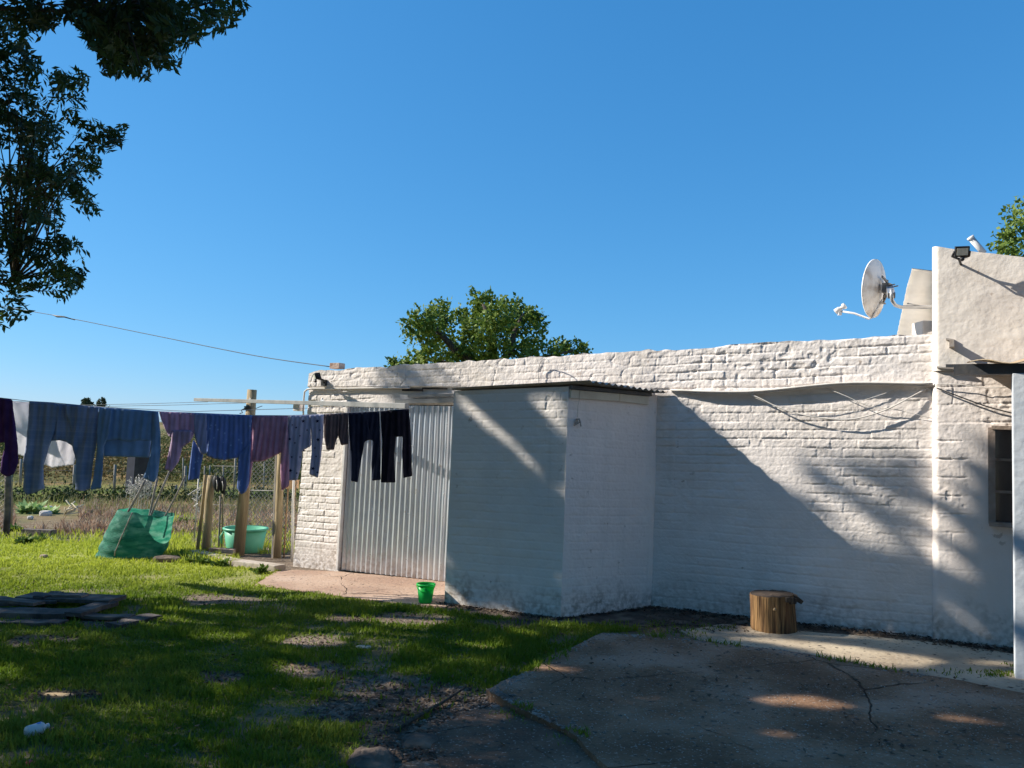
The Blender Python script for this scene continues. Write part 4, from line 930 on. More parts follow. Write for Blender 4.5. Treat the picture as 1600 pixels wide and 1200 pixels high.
def pts_in(poly, n):
    xs = [a_ for a_, _ in poly]; ys = [b_ for _, b_ in poly]; o_ = []
    while len(o_) < n:
        q = (rng.uniform(min(xs), max(xs)), rng.uniform(min(ys), max(ys)))
        if inpoly(np.array([q[0]]), np.array([q[1]]), poly)[0]: o_.append(q)
    return o_
miss = 0
for _ in range(4600):                    # the near yard: uniform over the ground itself
    x, y = rng.uniform(-4.5, 5.5), rng.uniform(1.6, 9.2)
    q = np.array([x, y, float(gz(x, y))])
    if W0 @ N - q @ N < .3: continue
    miss += not add_shade(q)
for _ in range(3000):
    x, y = rng.uniform(.2, 5.5), rng.uniform(1.8, 6.4); miss += not add_shade(np.array([x, y, float(gz(x, y))]))
for poly, p_, n in [([(1060, 640), (1463, 690), (1463, 1000), (1020, 950)], 0., 300), ([(1463, 690), (1700, 760), (1700, 1040), (1463, 1000)], HP, 200), ([(692, 606), (893, 600), (872, 965), (692, 945)], AF, 330), ([(560, 720), (700, 660), (692, 905), (560, 890)], 0., 60), ([(612, 572), (690, 566), (690, 640), (600, 640)], 0., 24)]:
    for q in pts_in(poly, n): miss += not add_shade(onwall(q[0], q[1], p_)[0])
print('shade clusters', len(sprA), len(sprB), 'missed', miss)
# the foliage that hangs into the picture
for q in pts_in(S1, 340):
    if any(inpoly(np.array([q[0]]), np.array([q[1]]), g_)[0] for g_ in S1gap): continue
    sprA.append((atdepth(q[0], q[1], rng.uniform(5.6, 7.8)), .16, 30, .072))
for q in pts_in([(-5, -5), (40, 40), (60, 180), (70, 260), (40, 330), (60, 400), (30, 440), (-5, 440)], 70):
    if any(inpoly(np.array([q[0]]), np.array([q[1]]), g_)[0] for g_ in S1gap): continue
    sprA.append((atdepth(q[0], q[1], rng.uniform(6., 8.4)), .18, 24, .085))
for q in pts_in(S2, 150): sprB.append((atdepth(q[0], q[1], rng.uniform(4.3, 5.6)), .13, 24, .068))
for q in pts_in([(60, -8), (120, 40), (180, 90), (250, 80), (300, 40), (330, -8)], 70): sprB.append((atdepth(q[0], q[1], rng.uniform(4.3, 5.6)), .14, 24, .068))
poly_all = [np.array(S1), np.array(S2)]
def build_tree(name, sprs, base, r0, forks, label):
    P = []; D = []; NN = []; LS = []
    for c, rr, nl, ls in sprs:
        a_, b_, c_ = sprig(c, rr, nl, ls); P.append(a_); D.append(b_); NN.append(c_); LS.append(np.full(len(a_), ls))
    P = np.concatenate(P); D = np.concatenate(D); NN = np.concatenate(NN); LS = np.concatenate(LS) * rng.uniform(.75, 1.25, len(P))
    px, py, z = proj(P + D * (LS * .5)[:, None])
    infr = (z > 0) & (px > -15) & (px < 1615) & (py > -15) & (py < 1215)
    sil = np.zeros(len(P), bool)
    jx = px + rng.normal(0, 3, len(P)); jy = py + rng.normal(0, 3, len(P))
    for S in (S1, S2): sil |= inpoly(jx, jy, S)
    for g_ in S1gap: sil &= ~(inpoly(jx, jy, g_) & (rng.uniform(0, 1, len(P)) < .85))
    bad = (infr & ~sil) | lit_hit(P + D * (LS * .5)[:, None])
    k = ~bad; P, D, NN, LS = P[k], D[k], NN[k], LS[k]
    V, F = blades(P, D, LS * .33, LS, NN)
    loc = np.array([base[0], base[1], float(gz(base[0], base[1]))])
    t_ = empty(name, loc, label, 'tree', 'ash trees overhanging the yard')
    link('crown', np_mesh('crown', V - loc, F, False), leaf_near, t_)
    m = MB(); ends = []
    top = loc + np.array([.1, .15, 2.3]); m.tube([loc - Z3 * .1, loc + Z3 * .1, loc + Z3 * .9 + R0 * .05, loc + Z3 * 1.7 - R0 * .04, top], [r0 * 1.35, r0 * 1.1, r0 * .95, r0 * .9, r0 * .85], 12)
    nodes = [(top, r0 * .8)]
    for e, rr in forks:
        e = np.asarray(e, float); s = top; mid = (s + e) / 2 + np.array([0, 0, .5]); 
        pp = [s - Z3 * .15, s + (mid - s) * .5 + rng.normal(0, .08, 3), mid + rng.normal(0, .10, 3), (mid + e) / 2 + rng.normal(0, .08, 3) + Z3 * .1, e]
        dense = np.concatenate([pp[i_] + (pp[i_ + 1] - pp[i_]) * np.linspace(0, 1, 8)[:, None] for i_ in range(4)]); qx, qy, qz = proj(dense); vis = (qz > 0) & (qx > -12) & (qx < 1612) & (qy > -12) & (qy < 1212); ok = np.zeros(len(qx), bool)
        for S in (S1, S2): ok |= inpoly(qx, qy, S)
        if (vis & ~ok).any(): continue
        m.tube(pp, [rr * 1.3, rr, rr * .75, rr * .5, rr * .28], 8); nodes += [(pp[2], rr * .7), (pp[3], rr * .5), (e, rr * .28)]
    pos_ = np.array([q for q, _ in nodes]); cs = [s for s in sprs]
    for i in range(0, len(cs), 3):
        c = cs[i][0]; j = np.argmin(((pos_ - c) ** 2).sum(1)); s = pos_[j]
        if np.linalg.norm(s - c) > 3.2: continue
        mid = (s + c) / 2 + rng.normal(0, .10, 3) + Z3 * .12
        cand = np.array([s + (mid - s) * q_ for q_ in np.linspace(0, 1, 7)] + [mid + (c - mid) * q_ for q_ in np.linspace(.15, 1, 6)]); 
        qx, qy, qz = proj(cand[1:]); vis = (qz > 0) & (qx > -20) & (qx < 1620) & (qy > -20) & (qy < 1220)
        if vis.any():
            ok = np.zeros(len(qx), bool)
            for S in (S1, S2): ok |= inpoly(qx, qy, S)
            if (vis & ~ok).any(): continue
        if lit_hit(cand[1:], .1).any(): continue
        m.tube([s, mid, c], [.010, .007, .003], 5, cap=False)
    m.build('trunk', bark, t_, loc)
    return t_
build_tree('overhanging_tree', sprA, (-9.2, 8.0), .26, [(atdepth(-10, 260, 7.0), .07), (atdepth(15, 330, 6.8), .05), (atdepth(20, 440, 7.2), .035), ((-7.5, 6.0, 3.5), .09), ((-9.5, 9.5, 4.5), .10), ((-11, 7, 4.0), .10), ((-6.8, 8.5, 5.5), .08), ((-6.5, 6.6, 4.8), .07), ((-8, 7, 6.5), .08)], 'nearest left tree whose leafy boughs hang down the left edge of the photo')
build_tree('overhanging_tree', sprB, (-6.6, 3.3), .22, [(atdepth(60, -60, 4.9), .06), (atdepth(160, 20, 4.9), .035), (atdepth(280, 0, 4.8), .03), ((-5, 3.2, 3.2), .08), ((-7.5, 4.6, 3.8), .09), ((-8.5, 3.5, 2.6), .08), ((-5.2, 4.6, 4.2), .07)], 'tree whose dark leaf sprays hang in from the top left of the photo')

def clump_tree(name, loc, balls, leaf, nper, mat, label, limbs, trunk_r, cat='tree', gap=.0):
    loc = np.asarray(loc, float)
    t_ = empty(name, loc, label, cat)
    P = []; D = []; NN = []; LS = []
    for c, r_ in balls:
        c = np.asarray(c, float); n = int(nper * (r_ / .8) ** 2) + 12
        ns = max(5, n // 16)
        for _ in range(ns):
            d = rng.normal(0, 1, 3); d /= np.linalg.norm(d); cc = c + d * r_ * rng.uniform(.25, 1.05) ** .6
            k = 16; a_ = cc + rng.normal(0, .16 * r_ + .05, (k, 3)); P.append(a_); dd = unit(rng.normal(0, 1, (k, 3)) + d * .7 - Z3 * .3); D.append(dd); NN.append(unit(rng.normal(0, .7, (k, 3)) + d + Z3 * .4))
            LS.append(leaf * rng.uniform(.6, 1.4, k))
    P = np.concatenate(P); D = np.concatenate(D); NN = np.concatenate(NN); LS = np.concatenate(LS)
    V, F = blades(P, D, LS * .62, LS, NN)
    link('crown', np_mesh('crown', V - loc, F, False), mat, t_)
    m = MB()
    for pts, r_ in limbs: m.tube(pts, [r_ * (1 - .75 * i / (len(pts) - 1)) for i in range(len(pts))], 8)
    m.build('trunk', bark, t_, loc); return t_
# broad tree behind the shed
TD = 24.
balls = []
for (x, y, r_) in [(668, 500, 26), (655, 520, 22), (690, 482, 20), (680, 520, 20), (640, 505, 16), (700, 505, 18), (722, 490, 18), (745, 472, 20), (765, 470, 18), (748, 495, 26), (775, 492, 26), (735, 515, 26), (765, 520, 28), (795, 505, 22), (812, 480, 18), (828, 488, 16), (840, 502, 15), (822, 510, 20), (843, 515, 10), (700, 545, 26), (670, 555, 22), (735, 548, 28), (775, 548, 28), (805, 540, 22), (835, 540, 22), (860, 545, 18), (880, 540, 13), (898, 545, 15), (908, 548, 10), (815, 495, 14), (790, 475, 12), (720, 555, 20), (650, 560, 16), (690, 575, 18), (760, 575, 20), (830, 565, 20), (875, 565, 18), (640, 575, 14)]:
    dy = rng.uniform(-1.6, 1.6)
    balls.append((atdepth(x, y, TD + dy), r_ / f * TD * .80))
b0 = np.array([atdepth(760, 600, TD)[0], TD, float(gz(atdepth(760, 600, TD)[0], TD))])
top = atdepth(765, 590, TD)
clump_tree('broad_tree', b0, balls, .15, 1500, leaf_mid, 'broad green tree rising behind the shed parapet', [([b0, top], .42), ([top, atdepth(710, 545, TD), atdepth(682, 515, TD), atdepth(668, 495, TD)], .16), ([top, atdepth(770, 540, TD), atdepth(765, 500, TD), atdepth(755, 475, TD)], .2), ([top, atdepth(800, 545, TD), atdepth(803, 520, TD), atdepth(818, 490, TD)], .15), ([top, atdepth(840, 560, TD), atdepth(895, 548, TD)], .1), ([top, atdepth(690, 565, TD), atdepth(650, 560, TD)], .1)], .4)
# small sapling tips to the left of it
balls = [(atdepth(x, y, 26), .16) for x, y in [(614, 566), (617, 570), (612, 573), (626, 573), (638, 566), (641, 573)]]
q = atdepth(622, 600, 26); b0 = np.array([q[0], 26, float(gz(q[0], 26))])
clump_tree('sapling', b0, balls, .13, 150, leaf_mid, 'thin sapling tips just showing over the parapet left of the broad tree', [([b0, q, atdepth(614, 566, 26)], .05), ([q, atdepth(638, 566, 26)], .03)], .05)
# tree at the right edge behind the house
TR = 15.
balls = [(atdepth(x, y, TR + rng.uniform(-.8, .8)), r_ / f * TR) for x, y, r_ in [(1590, 340, 18), (1600, 365, 24), (1580, 380, 16), (1572, 388, 12), (1590, 395, 20), (1564, 386, 10), (1620, 330, 26), (1640, 370, 40), (1660, 320, 40), (1700, 350, 50), (1610, 410, 24), (1650, 420, 34), (1600, 322, 12), (1575, 362, 9)]]
q = atdepth(1660, 500, TR); b0 = np.array([q[0], TR, float(gz(q[0], TR))])
clump_tree('green_tree', b0, balls, .10, 900, leaf_mid, 'leafy green tree behind the house at the right edge', [([b0, q, atdepth(1640, 380, TR)], .2), ([q, atdepth(1600, 370, TR)], .1)], .2)
# unseen trees added behind the camera to hold back skylight from the yard
def sky_blocker_tree(loc, c, r_, n, label):
    d = unit(rng.normal(0, 1, (n, 3))); P = np.array(c) + d * np.array(r_) * (rng.uniform(.35, 1, (n, 1)) ** .6)
    px, py, z = proj(P); k = ~((z > 0) & (px > -60) & (px < 1660) & (py > -60) & (py < 1260)) & ~lit_hit(P) & (P[:, 2] > gz(P[:, 0], P[:, 1]) + .3)
    P = P[k]; n = len(P); loc = np.array([loc[0], loc[1], float(gz(*loc))])
    V, F = blades(P, unit(rng.normal(0, 1, (n, 3)) - Z3 * .4), np.full(n, .20), rng.uniform(.25, .42, n), unit(rng.normal(0, 1, (n, 3)) + Z3 * .8))
    t_ = empty('sky_blocker_tree', loc, label, 'tree', 'unseen trees added behind the viewpoint'); link('crown', np_mesh('crown', V - loc, F, False), leaf_near, t_)
    m = MB(); tp = np.array([c[0], c[1], c[2] - .2]); m.tube([loc - Z3 * .1, loc + (tp - loc) * .5 + R0 * .1, tp, tp + Z3 * r_[2] * .5], [.24, .2, .15, .05], 10)
    for _ in range(5): e = tp + unit(rng.normal(0, 1, 3)) * np.array(r_) * .6; m.tube([tp - Z3 * .5, (tp + e) / 2 + Z3 * .2, e], [.09, .06, .02], 6)
    m.build('trunk', bark, t_, loc)
sky_blocker_tree((-6.5, -3.5), (-6.2, -3.6, 3.2), (4.2, 2.6, 4.2), 3600, 'broad unseen tree added behind the viewpoint to the left')
sky_blocker_tree((.6, -5.5), (.4, -5.2, 3.6), (4.4, 2.6, 4.8), 3600, 'tall unseen tree added directly behind the viewpoint')
sky_blocker_tree((7.5, -4.2), (7.4, -4.2, 3.4), (4.2, 2.8, 4.4), 3600, 'broad unseen tree added behind the viewpoint to the right')
sky_blocker_tree((2.2, -2.6), (1.2, -1.6, 6.2), (5.5, 2.6, 2.2), 2600, 'high spreading unseen tree added, arching over the viewpoint')
# flat-topped trees on the far skyline and the far tree line
def far_tree(px, py, w, h, D_, label, flat=True):
    base = atdepth(px, py + h * 1.1, D_); b0 = np.array([base[0], D_, float(gz(base[0], D_))])
    k = D_ / f
    balls = []
    for _ in range(9 if flat else 12):
        dx = rng.uniform(-.5, .5); balls.append((atdepth(px + dx * w, py + (rng.uniform(.05, .3) if flat else rng.uniform(.1, .9)) * h + abs(dx) * h * .35, D_ + rng.uniform(-2, 2)), w * k * rng.uniform(.08, .13)))
    limbs = [([b0, atdepth(px, py + h * .6, D_), atdepth(px + w * .1, py + h * .2, D_)], .5), ([atdepth(px, py + h * .65, D_), atdepth(px - w * .35, py + h * .3, D_)], .25), ([atdepth(px, py + h * .65, D_), atdepth(px + w * .38, py + h * .3, D_)], .25)]
    clump_tree('skyline_tree', b0, balls, .55, 34, leaf_far, label, limbs, .4)['group'] = 'trees on the far skyline'
far_tree(136, 621, 20, 36, 210, 'flat topped far tree above the plaid trousers, left of a close pair')
far_tree(162, 623, 26, 34, 210, 'wider flat topped far tree above the plaid trousers, right of a close pair')
far_tree(96, 629, 22, 30, 215, 'low rounded far tree crest just left of the flat topped pair', False)
far_tree(116, 632, 14, 26, 215, 'small far tree peeping up between two bigger skyline trees', False)
# bushes over the far fields: one mass
P = []; LS = []
for _ in range(560):
    y = rng.choice([rng.uniform(33, 50), rng.uniform(50, 75), rng.uniform(75, 120), rng.uniform(110, 250)]); x = rng.uniform(-.85, .25) * y
    r_ = rng.uniform(.5, 1.5) * (1 + y / 110); c = np.array([x, y, float(gz(x, y)) + r_ * .35])
    k = 320; d = unit(rng.normal(0, 1, (k, 3))); d[:, 2] = np.abs(d[:, 2]); P.append(c + d * r_ * np.array([1.5, 1, .6]) * rng.uniform(.5, 1, (k, 1)) - np.array([0, 0, r_ * .3])); LS.append(np.full(k, .055 * r_ + .035))
P = np.concatenate(P); LS = np.concatenate(LS); n = len(P)
V, F = blades(P, unit(rng.normal(0, 1, (n, 3))), LS * .8, LS * 1.3, unit(rng.normal(0, 1, (n, 3)) + Z3))
tag(link('scrub', np_mesh('scrub', V, F, False), scrub_mat), kind='stuff')
# low dark leaves stand for the shadow band at the garden's end
P = []
for _ in range(260):
    q = ground(rng.uniform(-200, 470), 782); P.append(q + np.array([rng.normal(0, .3), rng.normal(0, .4), rng.uniform(.02, .12)]) )
P = np.concatenate([np.array(P)[i] + rng.normal(0, .16, (22, 3)) for i in range(len(P))]); P[:, 2] = np.maximum(P[:, 2], gz(P[:, 0], P[:, 1]) + .02); n = len(P)
V, F = blades(P, unit(rng.normal(0, 1, (n, 3))), np.full(n, .06), rng.uniform(.08, .16, n), unit(rng.normal(0, 1, (n, 3)) + Z3))
tag(link('shadow_band_growth', np_mesh('shadow_band_growth', V, F, False), M('shadow_band_leaves', C(.02, .035, .012), C(.045, .07, .018), 2, .8, trans=.1)), kind='stuff')

# ================================================================== WASHING LINE
LA = atdepth(0, 622, 7.9); LB = atdepth(640, 637, 8.7)
lu = (LB - LA); lu[2] = 0; lu /= np.linalg.norm(lu); lnrm = np.array([lu[1], -lu[0], 0.])      # towards the camera
if lnrm[1] > 0: lnrm = -lnrm
def online(px, py, off=0.):
    d = ray(px, py); s = ((LA + lnrm * off) @ lnrm) / (d @ lnrm); return d * s
TOPS = [(-900, 560), (-400, 595), (-60, 618), (0, 621.5), (46, 627), (82, 629), (155, 636), (245, 643), (322, 646), (394, 649), (450, 649.3), (506, 647.5), (544, 645), (594, 642.5), (640, 638.5), (648, 634)]
m = MB(); m.tube([online(x, y) for x, y in TOPS], .004, 6); o = m.build('washing_line', wire_light, None, LA); tag(o, 'front washing line carrying the row of clothes', 'washing line', 'washing lines')
BARL = atdepth(305, 624.5, 12.0); BARP = atdepth(390, 626.5, 11.15); BARR = onwall(636, 634.5, .72)[0]
m = MB()
def backline(px0, k, label):
    a_ = BARP + (BARL - BARP) * k if k >= 0 else BARP + (BARR - BARP) * -k
    a_ = a_ - Z3 * .03; b_ = a_ - lu * 12 + lnrm * 1.6 + Z3 * -.22
    pts = [a_ + (b_ - a_) * q + Z3 * (-.22 * 4 * q * (1 - q)) for q in np.linspace(0, 1, 14)]
    mm = MB(); mm.tube(pts, .0035, 5); o = mm.build('washing_line', wire_light, None, a_); tag(o, label, 'washing line', 'washing lines'); return pts
backline(0, .75, 'bare washing line fixed near the free left end of the crossbar')
backline(0, .05, 'bare washing line fixed at the pole top')
# back line with the white sheet
SH = .78
m = MB(); q0 = online(-500, 585, -SH); pts = [q0, online(-12, 624.5, -SH), online(46, 628.5, -SH), online(120, 634, -SH), online(300, 643, -SH), BARP + (BARR - BARP) * .72 - Z3 * .03]
m.tube(pts, .0035, 6); o = m.build('washing_line', wire_light, None, q0); tag(o, 'washing line just behind the front one, holding the white sheet', 'washing line', 'washing lines')
# T post
pb = np.array([-3.81, 11.15, float(gz(-3.81, 11.15))])
post = empty('washing_line_pole', pb, 'round wooden pole with long grey crossbar for the washing lines', 'washing line pole')
ptop = atdepth(394, 609, 11.15)
m = MB(); m.tube([pb - Z3 * .1, pb + (ptop - pb) * .5 + R0 * .015, ptop], [.082, .076, .066], 16); m.build('pole', wood_post, post, pb)
m = MB(); m.bar(BARL, BARP + (BARR - BARP) * .54 - lnrm * 0, .05, .05); m.build('crossbar', bar_paint, post, pb, bevel=.004)
m = MB(); m.bar(BARP + (BARR - BARP) * .52, BARR, .058, .058); m.build('crossbar', bar_paint, post, pb, bevel=.004)
for q_ in (BARP + lnrm * .02, BARP + (BARR - BARP) * .53):
    m = MB(); m.box(q_, (BARR - BARL) / np.linalg.norm(BARR - BARL) * .07, lnrm * .085, Z3 * .085); m.tube([q_ - lnrm * .0 + Z3 * .03, q_ + Z3 * .065], .012, 8); m.build('clamp', galv, post, pb, bevel=.004)
m = MB()
tb = atdepth(390, 639, 11.15)
for k in range(3): m.lathe(tb + Z3 * (.02 * k - .02), Z3, [(.074, 0), (.080, .005), (.080, .012), (.074, .017)], 14)
m.tube([tb - R0 * .075, tb - R0 * .12 - Z3 * .02, tb - R0 * .10 - Z3 * .06, tb - R0 * .14 - Z3 * .07], .008, 5); m.tube([tb + R0 * .07, tb + R0 * .13 + Z3 * .03, tb + R0 * .18 + Z3 * .05], .005, 5)
m.build('wire_tie', wire_dark, post, pb)

# ---- clothes
def seg_dist(px, pz, poly):
    best = np.full(px.shape, 1e9); bx_ = np.zeros(px.shape); bz_ = np.zeros(px.shape)
    for i in range(len(poly)):
        a_ = poly[i]; b_ = poly[(i + 1) % len(poly)]; dx, dz = b_[0] - a_[0], b_[1] - a_[1]; L2 = dx * dx + dz * dz + 1e-12
        u_ = np.clip(((px - a_[0]) * dx + (pz - a_[1]) * dz) / L2, 0, 1); qx = a_[0] + u_ * dx; qz = a_[1] + u_ * dz
        d = np.hypot(px - qx, pz - qz); k = d < best; best = np.where(k, d, best); bx_ = np.where(k, qx, bx_); bz_ = np.where(k, qz, bz_)
    return best, bx_, bz_
def smooth_poly(poly):
    for _ in range(1):
        o_ = []
        for i in range(len(poly)):
            a_, b_ = np.array(poly[i]), np.array(poly[(i + 1) % len(poly)])
            w = min(.25, .007 / np.linalg.norm(b_ - a_)); o_ += [tuple(a_ + (b_ - a_) * w), tuple(b_ - (b_ - a_) * w)]
        poly = o_
    return poly
def cloth(name, poly_px, mats, parent, loc, off=0., fold=.018, lam=.13, thick=.010, seed=0, stars=None, cell=.011, sway=.0, billow=0.):
    top = LA[2]
    pl = []
    for q in poly_px:
        P = online(q[0], q[1], off); pl.append(((P - LA) @ lu, P[2]))
    pl = smooth_poly(pl)
    xs = [q[0] for q in pl]; zs_ = [q[1] for q in pl]
    gx = np.arange(min(xs) - cell, max(xs) + 2 * cell, cell); gzz = np.arange(min(zs_) - cell, max(zs_) + 2 * cell, cell)
    Xg, Zg_ = np.meshgrid(gx, gzz); ins = inpoly((Xg[:-1, :-1] + cell / 2), (Zg_[:-1, :-1] + cell / 2), pl)
    idx = np.arange(Xg.size).reshape(Xg.shape)
    F = np.stack([idx[:-1, :-1][ins], idx[:-1, 1:][ins], idx[1:, 1:][ins], idx[1:, :-1][ins]], -1)
    used = np.unique(F); mp = np.full(Xg.size, -1); mp[used] = np.arange(len(used)); F = mp[F]
    x = Xg.ravel()[used]; z = Zg_.ravel()[used]
    E = np.concatenate([F[:, [0, 1]], F[:, [1, 2]], F[:, [2, 3]], F[:, [3, 0]]]); Es = np.sort(E, 1); key = Es[:, 0].astype(np.int64) * 10 ** 7 + Es[:, 1]
    _, inv, cnt = np.unique(key, return_inverse=True, return_counts=True); B = E[cnt[inv] == 1]; bv = np.unique(B)
    d, qx, qz = seg_dist(x, z, pl)
    isb = np.zeros(len(x), bool); isb[bv] = True
    x = np.where(isb, qx, x); z = np.where(isb, qz, z); d = np.where(isb, 0, d)
    zt = max(zs_)
    def depth(x, z):
        h = np.clip((zt - z), 0, 2); w = .35 + .65 * sstep(.0, .5, h)
        ph = 2 * np.pi * (x + .18 * h * (vnoise(x * 2 + seed, h * 0, seed) - .5)) / lam + seed
        return 1.25 * fold * w * (np.sin(ph + 3.2 * vnoise(x * 4, z * 2.2, seed + 2)) * (.25 + .75 * vnoise(x * 6, z * 1.5, seed + 7)) + .9 * (fbm(x * 6, z * 3.0, seed + 5, 3) - .5) * 2) + .006 * np.sin(ph * 2.3) + sway * h + billow * (x - (min(xs) + max(xs)) / 2) * sstep(.0, .35, h) + .008 * (fbm(x * 24, z * 16, seed + 9, 2) - .5)
    dp = depth(x, z); th = np.minimum(d * .7, thick)
    base = LA + lnrm * off
    def place(x, z, e): return base[None, :] * np.array([1, 1, 0]) + x[:, None] * lu + e[:, None] * lnrm + z[:, None] * Z3
    Vf = place(x, z, dp + th); Vb = place(x, z, dp - th)
    n = len(x); inner = ~isb; mb = np.arange(n); nb_i = np.cumsum(inner) - 1; mb[inner] = n + nb_i[inner]
    V = np.concatenate([Vf, Vb[inner]]); FF = np.concatenate([F, mb[F][:, ::-1]])
    mi = np.zeros(len(FF), int)
    V = V - loc
    if stars:
        sv = []; sf = []
        for (sx, sy, sr) in stars:
            P = online(sx, sy, off); x0 = (P - LA) @ lu; z0 = P[2]; a0 = rng.uniform(0, 6)
            ax_ = [x0]; az_ = [z0]
            for k in range(10):
                r_ = sr * (1 if k % 2 == 0 else .45); ax_.append(x0 + r_ * math.cos(a0 + k * math.pi / 5)); az_.append(z0 + r_ * math.sin(a0 + k * math.pi / 5))
            ax_ = np.array(ax_); az_ = np.array(az_); dd, _, _ = seg_dist(ax_, az_, pl); Vs = place(ax_, az_, depth(ax_, az_) + np.minimum(dd * .7, thick) + .006) - loc
            b0_ = len(V) + len(sv); sv += list(Vs)
            for k in range(10): sf.append((b0_, b0_ + 1 + k, b0_ + 1 + (k + 1) % 10, b0_))
        me = bpy.data.meshes.new(name)
        me.from_pydata([tuple(v) for v in V] + [tuple(v) for v in sv], [], [tuple(q) for q in FF.tolist()] + [q[:3] for q in sf])
        me.polygons.foreach_set('material_index', [0] * len(FF) + [1] * len(sf)); me.polygons.foreach_set('use_smooth', [True] * (len(FF) + len(sf))); me.update()
    else: me = np_mesh(name, V, FF)
    o = link(name, me, mats, parent)
    if parent is None: o.location = loc
    return o
def fabric(name, c1, c2, scale=9., trans=.30, weave=220.):
    m = M(name, c1, c2, scale, .95, .4, weave, trans=trans, spec=.1, bdist=.002); return m
def plaid(name):
    m = fabric(name, C(.21, .275, .42), C(.25, .315, .48), 7); nt = m.node_tree; b = nt.nodes['Principled BSDF']; L = nt.links
    tc = nt.nodes.new('ShaderNodeTexCoord'); mp = nt.nodes.new('ShaderNodeMapping'); mp.inputs['Rotation'].default_value = (0, 0, -math.atan2(lu[1], lu[0])); L.new(tc.outputs['Object'], mp.inputs['Vector'])
    sep = nt.nodes.new('ShaderNodeSeparateXYZ'); L.new(mp.outputs[0], sep.inputs[0]); acc = None
    for ch, fr in (('X', 110.), ('Z', 125.), ('X', 36.), ('Z', 40.)):
        mu = nt.nodes.new('ShaderNodeMath'); mu.operation = 'MULTIPLY'; L.new(sep.outputs[ch], mu.inputs[0]); mu.inputs[1].default_value = fr
        sn = nt.nodes.new('ShaderNodeMath'); sn.operation = 'SINE'; L.new(mu.outputs[0], sn.inputs[0])
        gt = nt.nodes.new('ShaderNodeMapRange'); gt.inputs['From Min'].default_value = .55; gt.inputs['From Max'].default_value = .85; L.new(sn.outputs[0], gt.inputs['Value'])
        gt.inputs['To Max'].default_value = .22
        if acc is None: acc = gt.outputs[0]
        else:
            ad = nt.nodes.new('ShaderNodeMath'); ad.operation = 'ADD'; L.new(acc, ad.inputs[0]); L.new(gt.outputs[0], ad.inputs[1]); acc = ad.outputs[0]
    mx = nt.nodes.new('ShaderNodeMixRGB'); L.new(acc, mx.inputs[0]); src = b.inputs['Base Color'].links[0].from_socket; L.new(src, mx.inputs[1]); mx.inputs[2].default_value = C(.40, .45, .56); L.new(mx.outputs[0], b.inputs['Base Color'])
    return m
def dotted(name):
    m = fabric(name, C(.15, .225, .47), C(.18, .26, .53), 7); nt = m.node_tree; b = nt.nodes['Principled BSDF']; L = nt.links
    tc = nt.nodes.new('ShaderNodeTexCoord'); v = nt.nodes.new('ShaderNodeTexVoronoi'); v.inputs['Scale'].default_value = 14; v.inputs['Randomness'].default_value = .75; L.new(tc.outputs['Object'], v.inputs['Vector'])
    gt = nt.nodes.new('ShaderNodeMapRange'); gt.inputs['From Min'].default_value = .17; gt.inputs['From Max'].default_value = .12; L.new(v.outputs['Distance'], gt.inputs['Value'])
    mx = nt.nodes.new('ShaderNodeMixRGB'); L.new(gt.outputs[0], mx.inputs[0]); src = b.inputs['Base Color'].links[0].from_socket; L.new(src, mx.inputs[1]); mx.inputs[2].default_value = C(.35, .50, .75); L.new(mx.outputs[0], b.inputs['Base Color'])
    return m
f_purple = fabric('purple_knit', C(0.083, 0.035, 0.144), C(0.116, 0.052, 0.188)); f_white = fabric('white_cotton', C(.82, .80, .84), C(.86, .85, .88), 3, .5)
f_plaid = plaid('plaid_flannel'); f_blue = fabric('blue_fleece', C(.19, .31, .50), C(.23, .36, .56)); f_mauve = fabric('mauve_jersey', C(0.400, 0.311, 0.452), C(0.492, 0.376, 0.543)); f_slate = fabric('slate_jersey', C(0.282, 0.320, 0.500), C(0.329, 0.367, 0.559))
f_dot = dotted('dotted_blue'); f_pink = fabric('dusky_pink_knit', C(0.462, 0.282, 0.393), C(0.569, 0.348, 0.473)); f_star = fabric('star_print_cotton', C(.34, .36, .50), C(.40, .42, .56)); f_starink = fabric('star_ink', C(.01, .012, .04), C(.012, .015, .05))
f_brown = fabric('brown_cotton', C(0.118, 0.092, 0.101), C(0.151, 0.118, 0.126)); f_navy = fabric('black_navy_cotton', C(.009, .013, .03), C(.013, .018, .038), trans=.03); f_black = fabric('black_cotton', C(.006, .007, .016), C(.009, .010, .02), trans=.02)
def garment(name, label, cat, px, py):
    loc = online(px, py); return empty(name, loc, label, cat, 'washing hanging on the front line'), loc
def parts(name, label, cat, at, lst, seed):
    t_, loc = garment(name, label, cat, *at)
    for i, (nm, poly, mat, off, fold, lam) in enumerate(lst): cloth(nm, poly, mat, t_, loc, off, fold, lam, seed=seed + i * 3)
    return t_
parts('sweater', 'dark purple sweater at the left end of the row', 'sweater', (-20, 620), [('body', [(-75, 617), (9, 622), (19, 624), (23, 660), (27, 688), (0, 692), (-70, 690)], f_purple, .0, .014, .2), ('sleeve', [(4, 622.5), (20, 625), (24, 672), (29, 698), (30, 722), (22, 741), (10, 745), (0, 739), (2, 722), (8, 698), (2, 655)], f_purple, .03, .012, .16), ('sleeve', [(-75, 617), (-62, 618), (-60, 690), (-62, 735), (-80, 737), (-84, 700)], f_purple, .03, .012, .16)], 3)
t_ = empty('bed_sheet', online(50, 629, -SH), 'white sheet glowing in the sun behind the plaid trousers', 'sheet', 'washing hanging on the back line')
